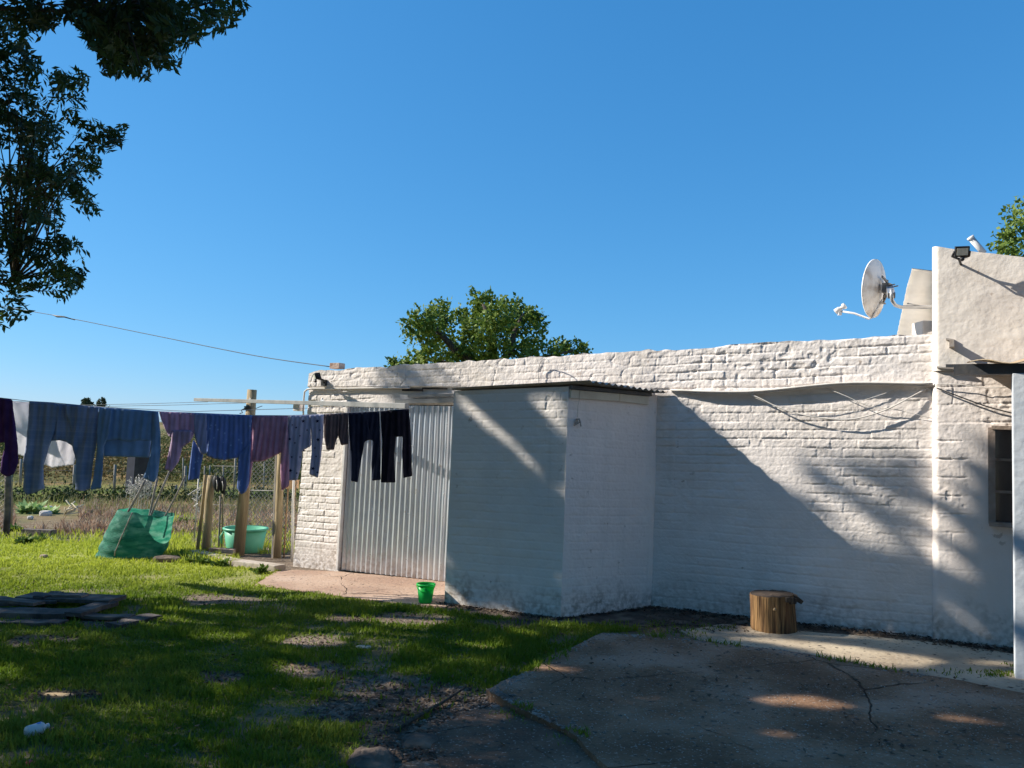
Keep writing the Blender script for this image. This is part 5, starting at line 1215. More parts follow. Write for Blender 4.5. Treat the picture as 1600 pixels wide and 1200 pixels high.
cloth('cloth', [(-14, 625), (46, 629), (140, 635), (146, 700), (140, 724), (112, 727), (92, 730), (72, 726), (52, 722), (30, 716), (-14, 707)], f_white, t_, online(50, 629, -SH), -SH, .012, .34, seed=11, thick=.003, billow=.95)
parts('pyjama_trousers', 'large blue plaid pyjama trousers with two wide legs', 'trousers', (100, 630), [
    ('waist', [(76, 629), (116, 633), (116, 698), (104, 691), (94, 688), (80, 689), (74, 694)], f_plaid, -.02, .02, .12),
    ('trouser_leg', [(46, 627), (82, 629), (94, 634), (90, 655), (84, 678), (77, 698), (69, 728), (68, 755), (69, 764), (56, 770), (41, 774), (36, 764), (38, 747), (37, 721), (41, 697), (44, 662)], f_plaid, .01, .018, .14),
    ('trouser_leg', [(101, 631), (160, 636), (156, 665), (146, 720), (141, 764), (129, 768), (117, 766), (118, 730), (115, 702), (110, 674), (104, 650)], f_plaid, .015, .018, .13)], 21)
parts('sweatshirt', 'plain bright blue sweatshirt hung with both sleeves dangling', 'sweatshirt', (200, 640), [
    ('body', [(157, 636), (245, 643), (246, 676), (237, 689), (218, 688), (200, 690), (182, 687), (166, 690), (160, 660)], f_blue, .02, .014, .16),
    ('hem', [(161, 684), (237, 685), (235, 700), (233, 715), (162, 713)], f_blue, -.03, .008, .3),
    ('sleeve', [(154, 635.7), (175, 637.5), (173, 660), (170, 682), (162, 698), (161, 740), (158, 763), (140, 766), (145, 745), (150, 707), (152, 672)], f_blue, .05, .012, .14),
    ('sleeve', [(238, 642.4), (247, 643), (251, 680), (251, 707), (246, 745), (241, 754), (224, 747), (230, 728), (236, 708), (237, 676)], f_blue, .05, .012, .14)], 33)
parts('long_sleeve_shirt', 'mauve grey long sleeved shirt with one slate sleeve', 'shirt', (275, 644), [
    ('body', [(248, 642.8), (304, 645.3), (304, 676), (300, 686), (285, 697), (270, 684), (263, 682), (255, 664)], f_mauve, .01, .016, .12),
    ('sleeve', [(268, 672), (300, 672), (298, 690), (285, 699), (279, 722), (267, 738), (257, 733), (263, 708), (267, 688)], f_mauve, .04, .010, .12),
    ('sleeve', [(302, 645), (323, 646), (324, 680), (323, 708), (316, 711), (311, 704), (304, 682)], f_slate, .03, .012, .12)], 45)
parts('dotted_top', 'bright blue top with pale dots and long drooping sleeves', 'top', (358, 647), [
    ('body', [(322, 646), (394, 649), (392, 690), (388, 703), (373, 715), (350, 719), (336, 717), (323, 712), (321, 690)], f_dot, .02, .014, .11),
    ('sleeve', [(302, 686), (310, 700), (318, 710), (314, 728), (311, 748), (294, 751), (297, 722)], f_dot, -.02, .010, .12),
    ('sleeve', [(372, 712), (390, 690), (394, 654), (391, 720), (389, 755), (385, 768), (377, 773), (370, 763), (372, 740)], f_dot, .05, .010, .12)], 57)
parts('knit_top', 'dusky pink ribbed top with hem slanting down to one side', 'top', (424, 649), [
    ('body', [(395, 649), (450, 649.3), (450, 695), (441, 706), (426, 714), (412, 720), (394, 722), (394, 690)], f_pink, .0, .018, .055),
    ('sleeve', [(441, 688), (449, 655), (452, 690), (452, 759), (440, 767), (438, 735), (439, 708)], f_pink, .03, .010, .09),
    ('sleeve', [(389, 649), (398, 649), (396, 715), (392, 745), (387, 764), (384, 735), (387, 690)], f_pink, -.03, .010, .09)], 69)
st1 = [(474, 658, .022), (463, 668, .014), (469, 681, .012), (453, 686, .018), (461, 692, .012), (475, 704, .016), (456, 714, .014), (469, 714, .012), (454, 735, .024), (464, 739, .013), (457, 664, .010), (480, 672, .012)]
st2 = [(496, 658, .022), (497, 687, .022), (494, 713, .012), (489, 732, .022), (496, 738, .014), (500, 672, .012), (492, 700, .012)]
t_, loc = garment('leggings', 'light blue grey leggings printed with dark stars', 'leggings', 478, 648)
cloth('trouser_leg', [(450, 649.3), (484, 648.3), (486, 680), (486, 697), (473, 704), (470, 730), (465, 750), (449, 751), (450, 700)], [f_star, f_starink], t_, loc, .015, .012, .12, seed=81, stars=st1)
cloth('trouser_leg', [(483, 648.3), (506, 647.3), (505, 682), (501, 720), (497, 747), (483, 741), (487, 706), (486, 676)], [f_star, f_starink], t_, loc, .03, .010, .12, seed=84, stars=st2)
parts('leggings', 'small dark brown child leggings between the star print pair and black trousers', 'leggings', (525, 646), [
    ('trouser_leg', [(506, 647.3), (530, 645.8), (529, 680), (524, 692), (522, 703), (510, 703), (506, 682)], f_brown, .01, .010, .10), ('trouser_leg', [(528, 645.9), (544, 645), (544, 694), (533, 696), (528, 680)], f_brown, .0, .010, .10)], 93)
parts('trousers', 'blue black trousers tapering to narrow cuffs, second from the right end', 'trousers', (568, 644), [
    ('trouser_leg', [(544, 645), (572, 643.8), (580, 686), (570, 690), (564, 722), (559, 754), (548, 751), (547, 697)], f_navy, .02, .012, .13), ('trouser_leg', [(566, 644), (593, 642.6), (594, 690), (595, 750), (581, 751), (580, 725), (582, 688), (570, 686)], f_navy, .0, .012, .13)], 105)
parts('trousers', 'jet black straight trousers at the right end of the row', 'trousers', (616, 641), [
    ('trouser_leg', [(594, 642.5), (622, 640.4), (619, 682), (616, 710), (618, 754), (595, 754), (597, 690)], f_black, .02, .012, .14), ('trouser_leg', [(612, 641), (639, 638.6), (642, 676), (644, 744), (630, 747), (628, 708), (629, 682), (612, 683)], f_black, .03, .010, .14)], 117)

# ================================================================== FENCE, GARDEN THINGS
def post_between(name, bpx, tpx, width, mat, label, cat='post', group='posts of the near garden fence', depth=None, square=False, extra=None):
    b_ = ground(*bpx) if depth is None else atdepth(bpx[0], bpx[1], depth)
    t_ = atdepth(tpx[0], tpx[1], b_[1] + .0)
    m = MB()
    if square: m.bar(b_ - Z3 * .08, t_, width, width * .8, N)
    else: m.tube([b_ - Z3 * .08, b_ + (t_ - b_) * .35 + rng.normal(0, .006, 3), b_ + (t_ - b_) * .7 + rng.normal(0, .006, 3), t_], [width / 2 * 1.06, width / 2, width / 2 * .97, width / 2 * .92], 12)
    o = m.build(name, mat, None, b_, bevel=.006 if square else 0); return tag(o, label, cat, group)
post_between('fence_post', (10, 838), (12, 736), .10, plank_wood, 'dark weathered fence post at the left edge under the purple sweater')
post_between('fence_post', (17, 828), (18, 737), .05, wood_post, 'thin pale stake leaning beside the left edge post')
post_between('fence_post', (307, 866), (321, 742), .05, wood_post, 'thin leaning stake just left of the thick bag-topped post')
post_between('fence_post', (321, 867), (331, 743), .12, wood_post, 'thick tan fence post with a black bundle hung on its top')
post_between('fence_post', (346, 862), (348, 772), .025, wood_post, 'thin pale stake behind the gap right of the thick post')
post_between('fence_post', (342, 862), (344, 775), .028, wood_grey, 'slim grey stake paired with a paler one right of the thick post')
post_between('fence_post', (433, 872), (440, 690), .11, wood_post, 'tall round tan fence post below the dusky pink top', )
post_between('fence_post', (426.5, 872), (433.5, 686), .04, wood_grey, 'narrow grey batten fixed to the tall round tan post', square=True)
post_between('fence_post', (456.5, 878), (459.5, 742), .035, M('pale_pole', C(.55, .52, .48), C(.65, .62, .58), 6, .7), 'slim pale pole standing against the left corner of the shed')
# wire mesh fence
def mesh_fence(name, pa, pb_, ztop0, ztop1, cell, r_, mat, label, zb=.05):
    pa = np.asarray(pa, float); pb_ = np.asarray(pb_, float); Ln = np.linalg.norm((pb_ - pa)[:2]); m = MB(); H = max(ztop0, ztop1)
    n = int((Ln + H) / cell)
    def pt(s, h): q = pa + (pb_ - pa) * (s / Ln); return q + Z3 * (zb + h) + N * .006 * math.sin(s * 9 + h * 5)
    for k in range(n):
        s0 = k * cell - H
        for sg in (1, -1):
            a0 = max(0, -s0) if sg == 1 else max(0., (s0 + H) - Ln)
            a1 = min(H, Ln - s0) if sg == 1 else min(H, s0 + H)
            if a1 - a0 < .03: continue
            A_ = pt(s0 + a0, a0) if sg == 1 else pt(s0 + H - a0, a0); B_ = pt(s0 + a1, a1) if sg == 1 else pt(s0 + H - a1, a1)
            m.tube([A_ + N * .003 * sg, B_ + N * .003 * sg], r_, 3, cap=False)
    for h in (0., H * .5, H): m.tube([pt(0, h), pt(Ln, h)], r_ * 1.6, 4)
    o = m.build(name, mat, None, pa); return tag(o, label, 'wire fence', 'wire mesh fence panels')
mesh_fence('wire_fence', ground(377, 866) * np.array([1.1, 1.1, 1.05]), ground(432, 869) * np.array([1.1, 1.1, 1.05]), 1.75, 1.75, .075, .0048, M('mesh_wire', C(.30, .29, .27), C(.20, .19, .18), 9, .6, metal=.3), 'diamond wire mesh fence panel between the washing pole and tall tan post')
mesh_fence('wire_fence', ground(436, 869), ground(457, 873), 1.55, 1.55, .075, .0034, bpy.data.materials['mesh_wire'], 'narrow wire mesh panel between the tall tan post and the shed corner')
mesh_fence('wire_fence', ground(324, 863) * np.array([1.1, 1.1, 1.05]), ground(370, 865) * np.array([1.1, 1.1, 1.05]), 1.25, 1.25, .09, .0026, bpy.data.materials['mesh_wire'], 'low wire mesh panel between the thick post and the washing pole')
mesh_fence('wire_fence', ground(-120, 838), ground(9, 837), 1.3, 1.3, .09, .003, bpy.data.materials['mesh_wire'], 'wire mesh fence panel running out at the left edge')
# rails on the fence
m = MB(); m.bar(atdepth(440, 747, 11.15), atdepth(463, 747, 10.9), .02, .025); o = m.build('fence_rail', wood_post, None, atdepth(440, 747, 11.1)); tag(o, 'short horizontal rail between tall tan post and shed', 'rail')
# far fence posts
for i, (x, y0, y1, w, lab) in enumerate([(32, 717, 757, .10, 'far dark fence post seen left of the left plaid trouser leg'), (116, 726, 762, .11, 'far dark fence post seen between the two plaid trouser legs'), (179, 726, 768, .09, 'far dark fence post left of the dark pillar'), (289, 728, 774, .10, 'far dark fence post below the mauve shirt'), (319, 728, 762, .05, 'left one of three thin far stakes under the dotted top'), (327, 727, 762, .05, 'middle one of three thin far stakes under the dotted top'), (348, 727, 764, .05, 'right one of three thin far stakes under the dotted top'), (367, 716, 745, .09, 'far post standing on the rise just left of the washing pole'), (274, 758, 776, .10, 'short stubby far post above the net bin'), (412, 722, 760, .05, 'far stake seen through the mesh below the dusky pink top'), (285, 715, 760, .05, 'thin far stake leaning beside a darker far post below the mauve shirt')]):
    D_ = 26. if y0 > 720 else 30.
    b_ = atdepth(x, y1, D_); b_[2] = float(gz(b_[0], b_[1])) - .05; t_ = atdepth(x + 1, y0, D_)
    m = MB(); m.tube([b_, (b_ + t_) / 2 + rng.normal(0, .01, 3), t_], [w / 2, w / 2, w / 2 * .9], 8); o = m.build('far_post', wood_grey, None, b_); tag(o, lab, 'post', 'posts of the far fence')
for h, lab in ((.35, 'lower wire strand of the far field fence'), (.75, 'upper wire strand of the far field fence')):
    pts = []
    for x in (-300, 32, 116, 179, 289, 367, 470):
        q = atdepth(x, 760, 26.); pts.append(np.array([q[0], 26., float(gz(q[0], 26.)) + h]))
    m = MB(); m.tube(pts, .006, 4); o = m.build('fence_wire', wire_dark, None, pts[0]); tag(o, lab, 'fence wire', 'strands of the far field fence')
# dark pillar / hut corner
q = atdepth(207, 771, 25.); q[2] = float(gz(q[0], q[1]))
t_ = empty('garden_hut', q, 'small dark hut with navy and brown sides standing behind the blue sweatshirt', 'hut')
m = MB(); aL = np.array([-.36, .22, 0]); aR = np.array([.52, .20, 0]); h_ = 1.75
m.add([q, q + aL, q + aL + Z3 * h_, q + Z3 * h_], [(0, 1, 2, 3)]); m.add([q + aL, q + aL + aR, q + aL + aR + Z3 * h_, q + aL + Z3 * h_], [(0, 1, 2, 3)]); m.build('side_panel', pillar_dark, t_, q)
m = MB(); m.add([q, q + aR, q + aR + Z3 * h_, q + Z3 * h_], [(0, 1, 2, 3)]); m.add([q + aR, q + aL + aR, q + aL + aR + Z3 * h_, q + aR + Z3 * h_], [(0, 1, 2, 3)]); m.build('front_panel', pillar_brown, t_, q)
m = MB(); c = q + (aL + aR) / 2 + Z3 * (h_ + .03); m.box(c, aL * 1.2, aR * 1.2, Z3 * .06); m.build('roof', rust_sheet, t_, q)

# green shade net bin
bc = ground(203, 876); bc = bc * (1 + .36 / bc[1]); bc[2] = float(gz(bc[0], bc[1]))
Dn = bc[1]; tcn = atdepth(229, 799, Dn + .02)
bin_ = empty('net_bin', bc, 'leaning bin of green shade net held up by wooden stakes', 'compost bin')
axn = tcn - bc; hn = np.linalg.norm(axn); axn_u = axn / hn
sdn = np.array([1., 0, 0]); fwn = np.array([0, 1., 0])
V = []; nr2, na2 = 40, 96
for i in range(nr2 + 1):
    u_ = i / nr2
    rx = (.44 + (.365 - .44) * u_) * (1 + .05 * math.sin(u_ * 3)); 
    for k in range(na2):
        th = 2 * math.pi * k / na2
        wr = 1 + .05 * (fbm(math.cos(th) * 2.2 + 5, u_ * 6 + math.sin(th) * 2.2, 4, 4) - .5) + .035 * math.sin(u_ * 26 + 4 * vnoise(math.cos(th) * 2 + 3, math.sin(th) * 2 + 3, 6)) * (1 - u_) ** 1.5 + .03 * (abs(math.cos(th * 2)) - .6)
        tilt = .035 * math.cos(th) * u_ * -1 - (.03 * vnoise(th * 2, 0., 3) if i == nr2 else 0)
        rim = .05 * (vnoise(math.cos(th) * 4 + 9, math.sin(th) * 4 + 9, 12) - .5) * (i == nr2)
        low = -.04 if i == 0 else 0
        V.append(bc + axn * (u_ + rim) + sdn * math.cos(th) * rx * wr + fwn * math.sin(th) * rx * .82 * wr + Z3 * (tilt + low))
V = np.array(V)
V[:, 2] = np.maximum(V[:, 2], gz(V[:, 0], V[:, 1]) + .004 + .01 * rng.uniform(0, 1, len(V)))
idx = np.arange(len(V)).reshape(nr2 + 1, na2); nxx = np.roll(idx, -1, 1); F = np.stack([idx[:-1], nxx[:-1], nxx[1:], idx[1:]], -1).reshape(-1, 4)
link('net', np_mesh('net', V - bc, F), net_mat, bin_)
for (x0, y0, x1, y1, dd, w) in [(200, 800, 227, 750, -.22, .034), (235, 800, 246, 746, .24, .034), (238, 800, 265, 736, -.05, .030), (258, 806, 290, 743, .12, .026)]:
    a_ = atdepth(x0, y0, Dn + dd); b_ = atdepth(x1, y1, Dn + dd + .05); a2 = a_ - (b_ - a_) * .3
    m = MB(); m.tube([a2, (a_ + a2) / 2, a_, (a_ + b_) / 2 + rng.normal(0, .006, 3), b_], [w / 2] * 5, 8); m.build('stake', wood_grey, bin_, bc)
m = MB(); pts = []
for i in range(4, nr2 + 1, 4):
    k = int(na2 * .73); pts.append(V[i * na2 + k] - np.array([0, .012, 0]))
m.tube(pts, .008, 6); m.build('seam_stake', wood_grey, bin_, bc)
# chicken wire roll behind
m = MB(); cw = atdepth(219, 782, Dn + .45)
for _ in range(120):
    c = cw + np.array([rng.uniform(-.17, .15), rng.uniform(-.10, .10), rng.uniform(.05, .32)]); r_ = rng.uniform(.015, .06); d1 = unit(rng.normal(0, 1, 3)); d2 = unit(np.cross(d1, rng.normal(0, 1, 3)))
    m.tube([c + r_ * (math.cos(k * 1.047) * d1 + math.sin(k * 1.047) * d2) for k in range(7)], .0028, 4)
for k in range(7): m.tube([cw + np.array([-.16 + .045 * k, 0, -.35]), cw + np.array([-.15 + .045 * k, .04 * math.sin(k), .16]), cw + np.array([-.17 + .05 * k, .05, .34 - .02 * abs(k - 3)])], .004, 4)
o = m.build('chicken_wire', wire_light, None, cw); tag(o, 'crumpled pale tangle of chicken wire caught on the stakes of the green net bin', 'chicken wire')
# tangled pale twine heap near the thin stake
m = MB(); c0 = atdepth(309, 765, 12.4)
for _ in range(9):
    a_ = c0 + np.array([rng.normal(0, .05), rng.normal(0, .05), rng.uniform(-.25, .2)]); m.tube([a_, a_ + rng.normal(0, .05, 3), a_ + rng.normal(0, .07, 3) - Z3 * .05, a_ - Z3 * rng.uniform(.05, .2) + rng.normal(0, .04, 3)], .006, 4)
g0 = c0.copy(); g0[2] = float(gz(c0[0], c0[1])); m.tube([g0, c0 - Z3 * .2, c0 + Z3 * .2], .012, 5); o = m.build('bramble', wire_light, None, g0); tag(o, 'dry pale twig tangle caught on the thin leaning stake', 'dry twig')
# black bundle on the post (pair of shoes)
B1 = ground(321, 867); dpt = B1[1] - .10
for (px_, py_, rx, rz, lab) in [(338, 756, .10, .115, 'black shoe hung on the post, the left one of the pair'), (347, 758, .085, .125, 'black shoe hung on the post, the right one of the pair')]:
    c = atdepth(px_, py_, dpt); m = MB(); prof = []
    for k in range(9):
        u_ = k / 8; prof.append((max(.004, .055 * (math.sin(math.pi * min(1, u_ * .92 + .06)) ** .6) * (1.1 - .3 * u_)), (u_ - .5) * 2 * rz))
    m.lathe(c, np.array([.18, -.1, -1.]), prof, 16, 0, .5); m.lathe(c + np.array([.03, -.02, -.01]), np.array([.18, -.1, -1.]), [(r_ * .55, h_ * 1.04) for r_, h_ in prof], 12)
    t_ = empty('shoe', c, lab, 'shoe', 'pair of black shoes on the post'); m.build('upper', cord_mat, t_, c)
    m = MB(); m.tube([c + np.array([.02, -.055, .06]), c + np.array([.035, -.06, .0]), c + np.array([.03, -.05, -.07])], .006, 5); m.build('pale_stripe', wire_light, t_, c)
# turquoise tub
bt_ = ground(381, 874); bt_ = bt_ * (1 + .80 / bt_[1]); bt_[2] = float(gz(bt_[0], bt_[1]))
tub = empty('tub', bt_, 'turquoise green plastic tub behind the washing pole', 'tub'); hh_ = .35
m = MB(); m.lathe(bt_, Z3, [(.24, .0), (.255, .02), (.305, hh_), (.295, hh_), (.245, .03), (.001, .02)], 36); m.build('body', tub_mat, tub, bt_)
m = MB(); m.lathe(bt_, Z3, [(.305, hh_ - .03), (.325, hh_ - .02), (.325, hh_ + .005), (.297, hh_ + .006)], 36); m.build('rim', tub_mat, tub, bt_)
m = MB(); m.tube([bt_ + np.array([-.30, -.06, .30]), bt_ + np.array([-.34, -.08, .22]), bt_ + np.array([-.31, -.10, .12])], .012, 6); m.build('handle', tub_mat, tub, bt_)
# tan box hanging near the shed corner
c = atdepth(456, 757, 11.0); m = MB(); m.box(c, R0 * .17, U0 * .0 + np.array([0, .12, 0]), Z3 * .11); m.box(c + Z3 * .06, R0 * .18, np.array([0, .13, 0]), Z3 * .014)
for dx in (-.05, .05): m.tube([c + R0 * dx - Z3 * .05, np.array([c[0] + dx, c[1], float(gz(c[0], c[1]))])], .012, 6)
o = m.build('nest_box', tan_box, None, c); tag(o, 'small tan wooden box on legs behind the shed corner', 'box')
# kerb slabs and brick on them
def kerb(a_, b_, w, h, label, mat=kerb_mat):
    A_ = ground(*a_); B_ = ground(*b_); A_[2] = float(gz(A_[0], A_[1])); B_[2] = float(gz(B_[0], B_[1]))
    m = MB(); m.bar(A_ + Z3 * (h / 2 - .03), B_ + Z3 * (h / 2 - .03), w, h); o = m.build('kerb_stone', mat, None, A_, bevel=.01); return tag(o, label, 'kerb', 'kerb stones along the fence foot')
kerb((303, 868), (368, 884), .16, .11, 'left half of the concrete kerb at the fence foot')
kerb((370, 884.5), (438, 893), .18, .11, 'right half of the concrete kerb reaching the door apron')
A_ = ground(345, 869) + Z3 * .03; m = MB(); m.bar(A_ + np.array([-.16, .02, .05]), A_ + np.array([.20, -.02, .05]), .12, .06); o = m.build('loose_brick', brickred, None, A_, bevel=.008); tag(o, 'flat pinkish brick lying on the ground between thick post and washing pole', 'brick')
kerb((38, 836), (84, 838), .12, .14, 'dark low beam lying under the cabbage plant at the garden edge', plank_wood)
# garden plants and stones
def plant(name, px, py, D_off, n, L_, mat, label, cat='plant', up=.6):
    b_ = ground(px, py); b_[2] = float(gz(b_[0], b_[1])); t_ = empty(name, b_, label, cat)
    P = []; D = []
    m = MB()
    for k in range(n):
        th = rng.uniform(0, 6.28); d = unit(np.array([math.cos(th), math.sin(th), up * rng.uniform(.3, 1.6)])); s_ = rng.uniform(.02, .5) * L_
        P.append(b_ + d * s_ + rng.normal(0, .03, 3)); D.append(d + rng.normal(0, .25, 3))
        if k % 4 == 0: m.tube([b_, b_ + d * s_ * .6 + Z3 * .02, P[-1]], .006, 4)
    P = np.array(P); P[:, 2] = np.maximum(P[:, 2], b_[2] + .02); D = unit(np.array(D)); n = len(P)
    V, F = blades(P, D, L_ * rng.uniform(.35, .6, n), L_ * rng.uniform(.6, 1.1, n), unit(rng.normal(0, .5, (n, 3)) + Z3))
    link('foliage', np_mesh('foliage', V - b_, F), mat, t_); m.build('stem', weed_mat, t_, b_); return t_
plant('cabbage', 48, 802, 0, 60, .30, cabbage_mat, 'pale green cabbage plant in the dry garden bed left', 'plant')
plant('cabbage', 76, 803, 0, 34, .24, cabbage_mat, 'smaller pale green cabbage beside the white stones')
plant('weed', 38, 850, 0, 110, .12, weed_mat, 'low green weed clump in front of the dark beam')
plant('weed', 66, 846, 0, 60, .10, weed_mat, 'small weed clump right of the bigger one by the dark beam')
plant('weed', 290, 820, 0, 80, .16, weed_mat, 'leafy green weed right behind the green net bin')
plant('weed', 22, 830, 0, 60, .12, weed_mat, 'small weed growing at the foot of the left edge post')
for i in range(5): plant('weed', [300, 316, 284, 345, 408][i], [880, 882, 876, 886, 896][i], 0, 60, .09, weed_mat, ['weed tuft below the left end of the kerb', 'weed tuft against the kerb under the thick post', 'weed tuft between net bin and kerb', 'weed tuft in front of the kerb middle', 'weed tuft at the right kerb end by the apron'][i])
def rock(name, c, size, mat, label, cat='stone', seed=0, sub=3):
    bm_ = bmesh.new(); bmesh.ops.create_icosphere(bm_, subdivisions=sub, radius=1)
    for v in bm_.verts:
        k = np.array(v.co); k = np.sign(k) * np.abs(k) ** .75
        r_ = 1 + .35 * (fbm(k[0] * 1.5 + seed, k[1] * 1.5 + k[2], seed, 3) - .5) + .12 * (fbm(k[0] * 5, k[1] * 5 + k[2] * 3, seed + 4, 2) - .5)
        v.co = tuple(k * r_ * np.array(size))
    me = bpy.data.meshes.new(name); bm_.to_mesh(me); bm_.free()
    for p_ in me.polygons: p_.use_smooth = False
    o = link(name, me, mat); o.location = tuple(c); return tag(o, label, cat)
for (x, y, s_, lab) in [(71, 806, .12, 'larger white stone beside the cabbage'), (76, 797, .09, 'white stone tucked behind the smaller cabbage'), (47, 812, .06, 'small pale stone in front of the cabbage')]:
    c = ground(x, y); rock('white_stone', c + Z3 * .04, (s_, s_ * .8, s_ * .7), stone_mat, lab, seed=int(x)).__setitem__('group', 'white stones in the garden bed')
m = MB(); c = ground(100, 806)
for k in range(7): a_ = c + Z3 * .02; m.tube([a_, a_ + np.array([rng.normal(.1, .12), rng.normal(0, .06), rng.uniform(.08, .2)]), a_ + np.array([rng.normal(.2, .15), 0, rng.uniform(.1, .35)])], .014, 5)
o = m.build('dry_stalk', M('bone_stalk', C(.55, .48, .34), C(.66, .60, .46), 8, .9), None, c); tag(o, 'bleached dry stalks lying right of the white stones', 'dry stalk')
c = ground(68, 872); rock('clod', c + Z3 * .02, (.05, .04, .03), brickred, 'small tan clod lying on the sunlit lawn', seed=3)
c = ground(318, 858); rock('plastic_wrap', c + np.array([.08, -.06, .10]), (.055, .05, .10), M('dull_wrap', C(.42, .38, .32), C(.55, .5, .42), 9, .8), 'crumpled pale wrap tied at the foot of the thick post', 'plastic wrap', 8)
c = ground(262, 878); rock('clod', c + Z3 * .03, (.20, .10, .06), rock_mat, 'brown earth clod at the right foot of the net bin', seed=21)
# plank pile
def plank(a_, b_, w, h, lift, label, tilt=0.):
    A_ = ground(*a_); B_ = ground(*b_); A_[2] = float(gz(A_[0], A_[1])) + lift * .72; B_[2] = float(gz(B_[0], B_[1])) + lift * .72 + tilt
    m = MB(); d = B_ - A_; K = 8; sd_ = unit(np.cross(d, Z3)); up_ = unit(np.cross(sd_, d)); V = []
    for k in range(K + 1):
        q = A_ + d * k / K; ww = w * (1 + .10 * (vnoise(k * .9 + a_[0], 0., 4) - .5)) / 2; hz = h / 2; jit = .012 * (vnoise(k * 1.3, a_[1], 8) - .5)
        V += [q - sd_ * ww - up_ * hz, q + sd_ * ww - up_ * hz, q + sd_ * ww + up_ * (hz + jit), q - sd_ * ww + up_ * (hz + jit)]
    Fc = [(4 * k + j, 4 * k + (j + 1) % 4, 4 * k + 4 + (j + 1) % 4, 4 * k + 4 + j) for k in range(K) for j in range(4)] + [(3, 2, 1, 0), (4 * K, 4 * K + 1, 4 * K + 2, 4 * K + 3)]
    m.add(V, Fc, 0, False); o = m.build('plank', plank_wood, None, A_, bevel=.004); return tag(o, label, 'plank', 'old planks piled on the lawn')
plank((38, 945), (183, 951), .26, .035, .115, 'longest wide plank along the back of the pile')
plank((-70, 966), (114, 967), .24, .07, .05, 'thick dark plank along the front left of the pile')
plank((-30, 956), (90, 950), .18, .03, .10, 'narrow plank running behind the thick front one')
plank((112, 972), (172, 953), .16, .04, .09, 'slanting short plank at the right of the pile')
plank((58, 951), (90, 943), .12, .025, .145, 'little broken board lying on top at the left of the pile')
plank((84, 948), (132, 949), .13, .025, .15, 'split board lying on top in the middle of the pile')
plank((175, 982), (242, 966), .16, .03, .03, 'low mossy board lying flat at the far right of the pile')
plank((-60, 975), (100, 977), .14, .04, .02, 'lowest board half buried in grass at the front of the pile')
plank((128, 968), (205, 971), .12, .03, .045, 'thin board poking out low at the right front of the pile')
plank((-40, 949), (60, 960), .13, .028, .135, 'board lying skew across the left middle of the pile')
# stump
sb = ground(1203, 991) + N * .15; sb[2] = float(gz(sb[0], sb[1])) + .012
stump = empty('wood_stump', sb, 'upright cut log stump standing against the white wall', 'stump')
V = []; na3, nh3 = 72, 16; Hs = .305
def stR(th, u_): return .176 * (1 + .05 * math.cos(2 * th + .5) + .05 * (fbm(math.cos(th) * 3 + 4, math.sin(th) * 3 + 4, 3, 3) - .5) + .05 * (vnoise(th * 7, u_ * .6, 9) - .5) - .03 * (u_ - .5) + .03 * (1 - u_) ** 4)
for i in range(nh3 + 1):
    u_ = i / nh3
    for k in range(na3):
        th = 2 * math.pi * k / na3; r_ = stR(th, u_) * (.985 if i in (0, nh3) else 1); tl = u_ * Hs + (.012 * math.cos(th) * u_) + (.010 * (vnoise(th * 5, 2., 4) - .5) if i == nh3 else 0)
        V.append(sb + np.array([r_ * math.cos(th) - .02 * u_, r_ * math.sin(th), tl]))
idx = np.arange(len(V)).reshape(nh3 + 1, na3); nxx = np.roll(idx, -1, 1); F = np.stack([idx[:-1], nxx[:-1], nxx[1:], idx[1:]], -1).reshape(-1, 4)
link('trunk', np_mesh('trunk', np.array(V) - sb, F), stump_wood, stump)
m = MB(); topv = V[-na3:]; cen = np.mean(topv, 0)
inner = [cen + (v - cen) * .5 + Z3 * .006 for v in topv]
m.add(list(topv) + inner + [cen + Z3 * .003], [(k, (k + 1) % na3, na3 + (k + 1) % na3, na3 + k) for k in range(na3)] + [(na3 + k, na3 + (k + 1) % na3, 2 * na3) for k in range(na3)]); m.build('end_grain', stump_top, stump, sb)
m = MB()
for th0, th1, w in [(-1.1, .9, .03)]:
    for k in range(9):
        th = th0 + (th1 - th0) * k / 8; q = sb + np.array([(stR(th, 1) + .010) * math.cos(th) - .02, (stR(th, 1) + .01) * math.sin(th), Hs - .012 - .03 * vnoise(k * 1.7, 3., 2) - .05 * (k == 6)])
        m.box(q, [-.05 * math.sin(th), .05 * math.cos(th), 0], [.03 * math.cos(th), .03 * math.sin(th), .0], [0, 0, .035 + .03 * vnoise(k * 2.1, 1., 5)])
q = sb + np.array([.185, -.05, Hs - .03]); m.box(q, [.07, 0, -.05], [0, .06, 0], [.02, 0, .03]); m.build('bark_flap', bark, stump, sb, bevel=.005)
th = -1.85; q = sb + np.array([.172 * math.cos(th), .172 * math.sin(th), .20]); m = MB(); m.lathe(q - .01 * np.array([math.cos(th), math.sin(th), 0]), np.array([math.cos(th), math.sin(th), .3]), [(.016, 0), (.012, .012), (.006, .018), (.001, .02)], 10); m.build('knot', M('knot_wood', C(.36, .24, .13), C(.46, .34, .2), 12, .8), stump, sb)
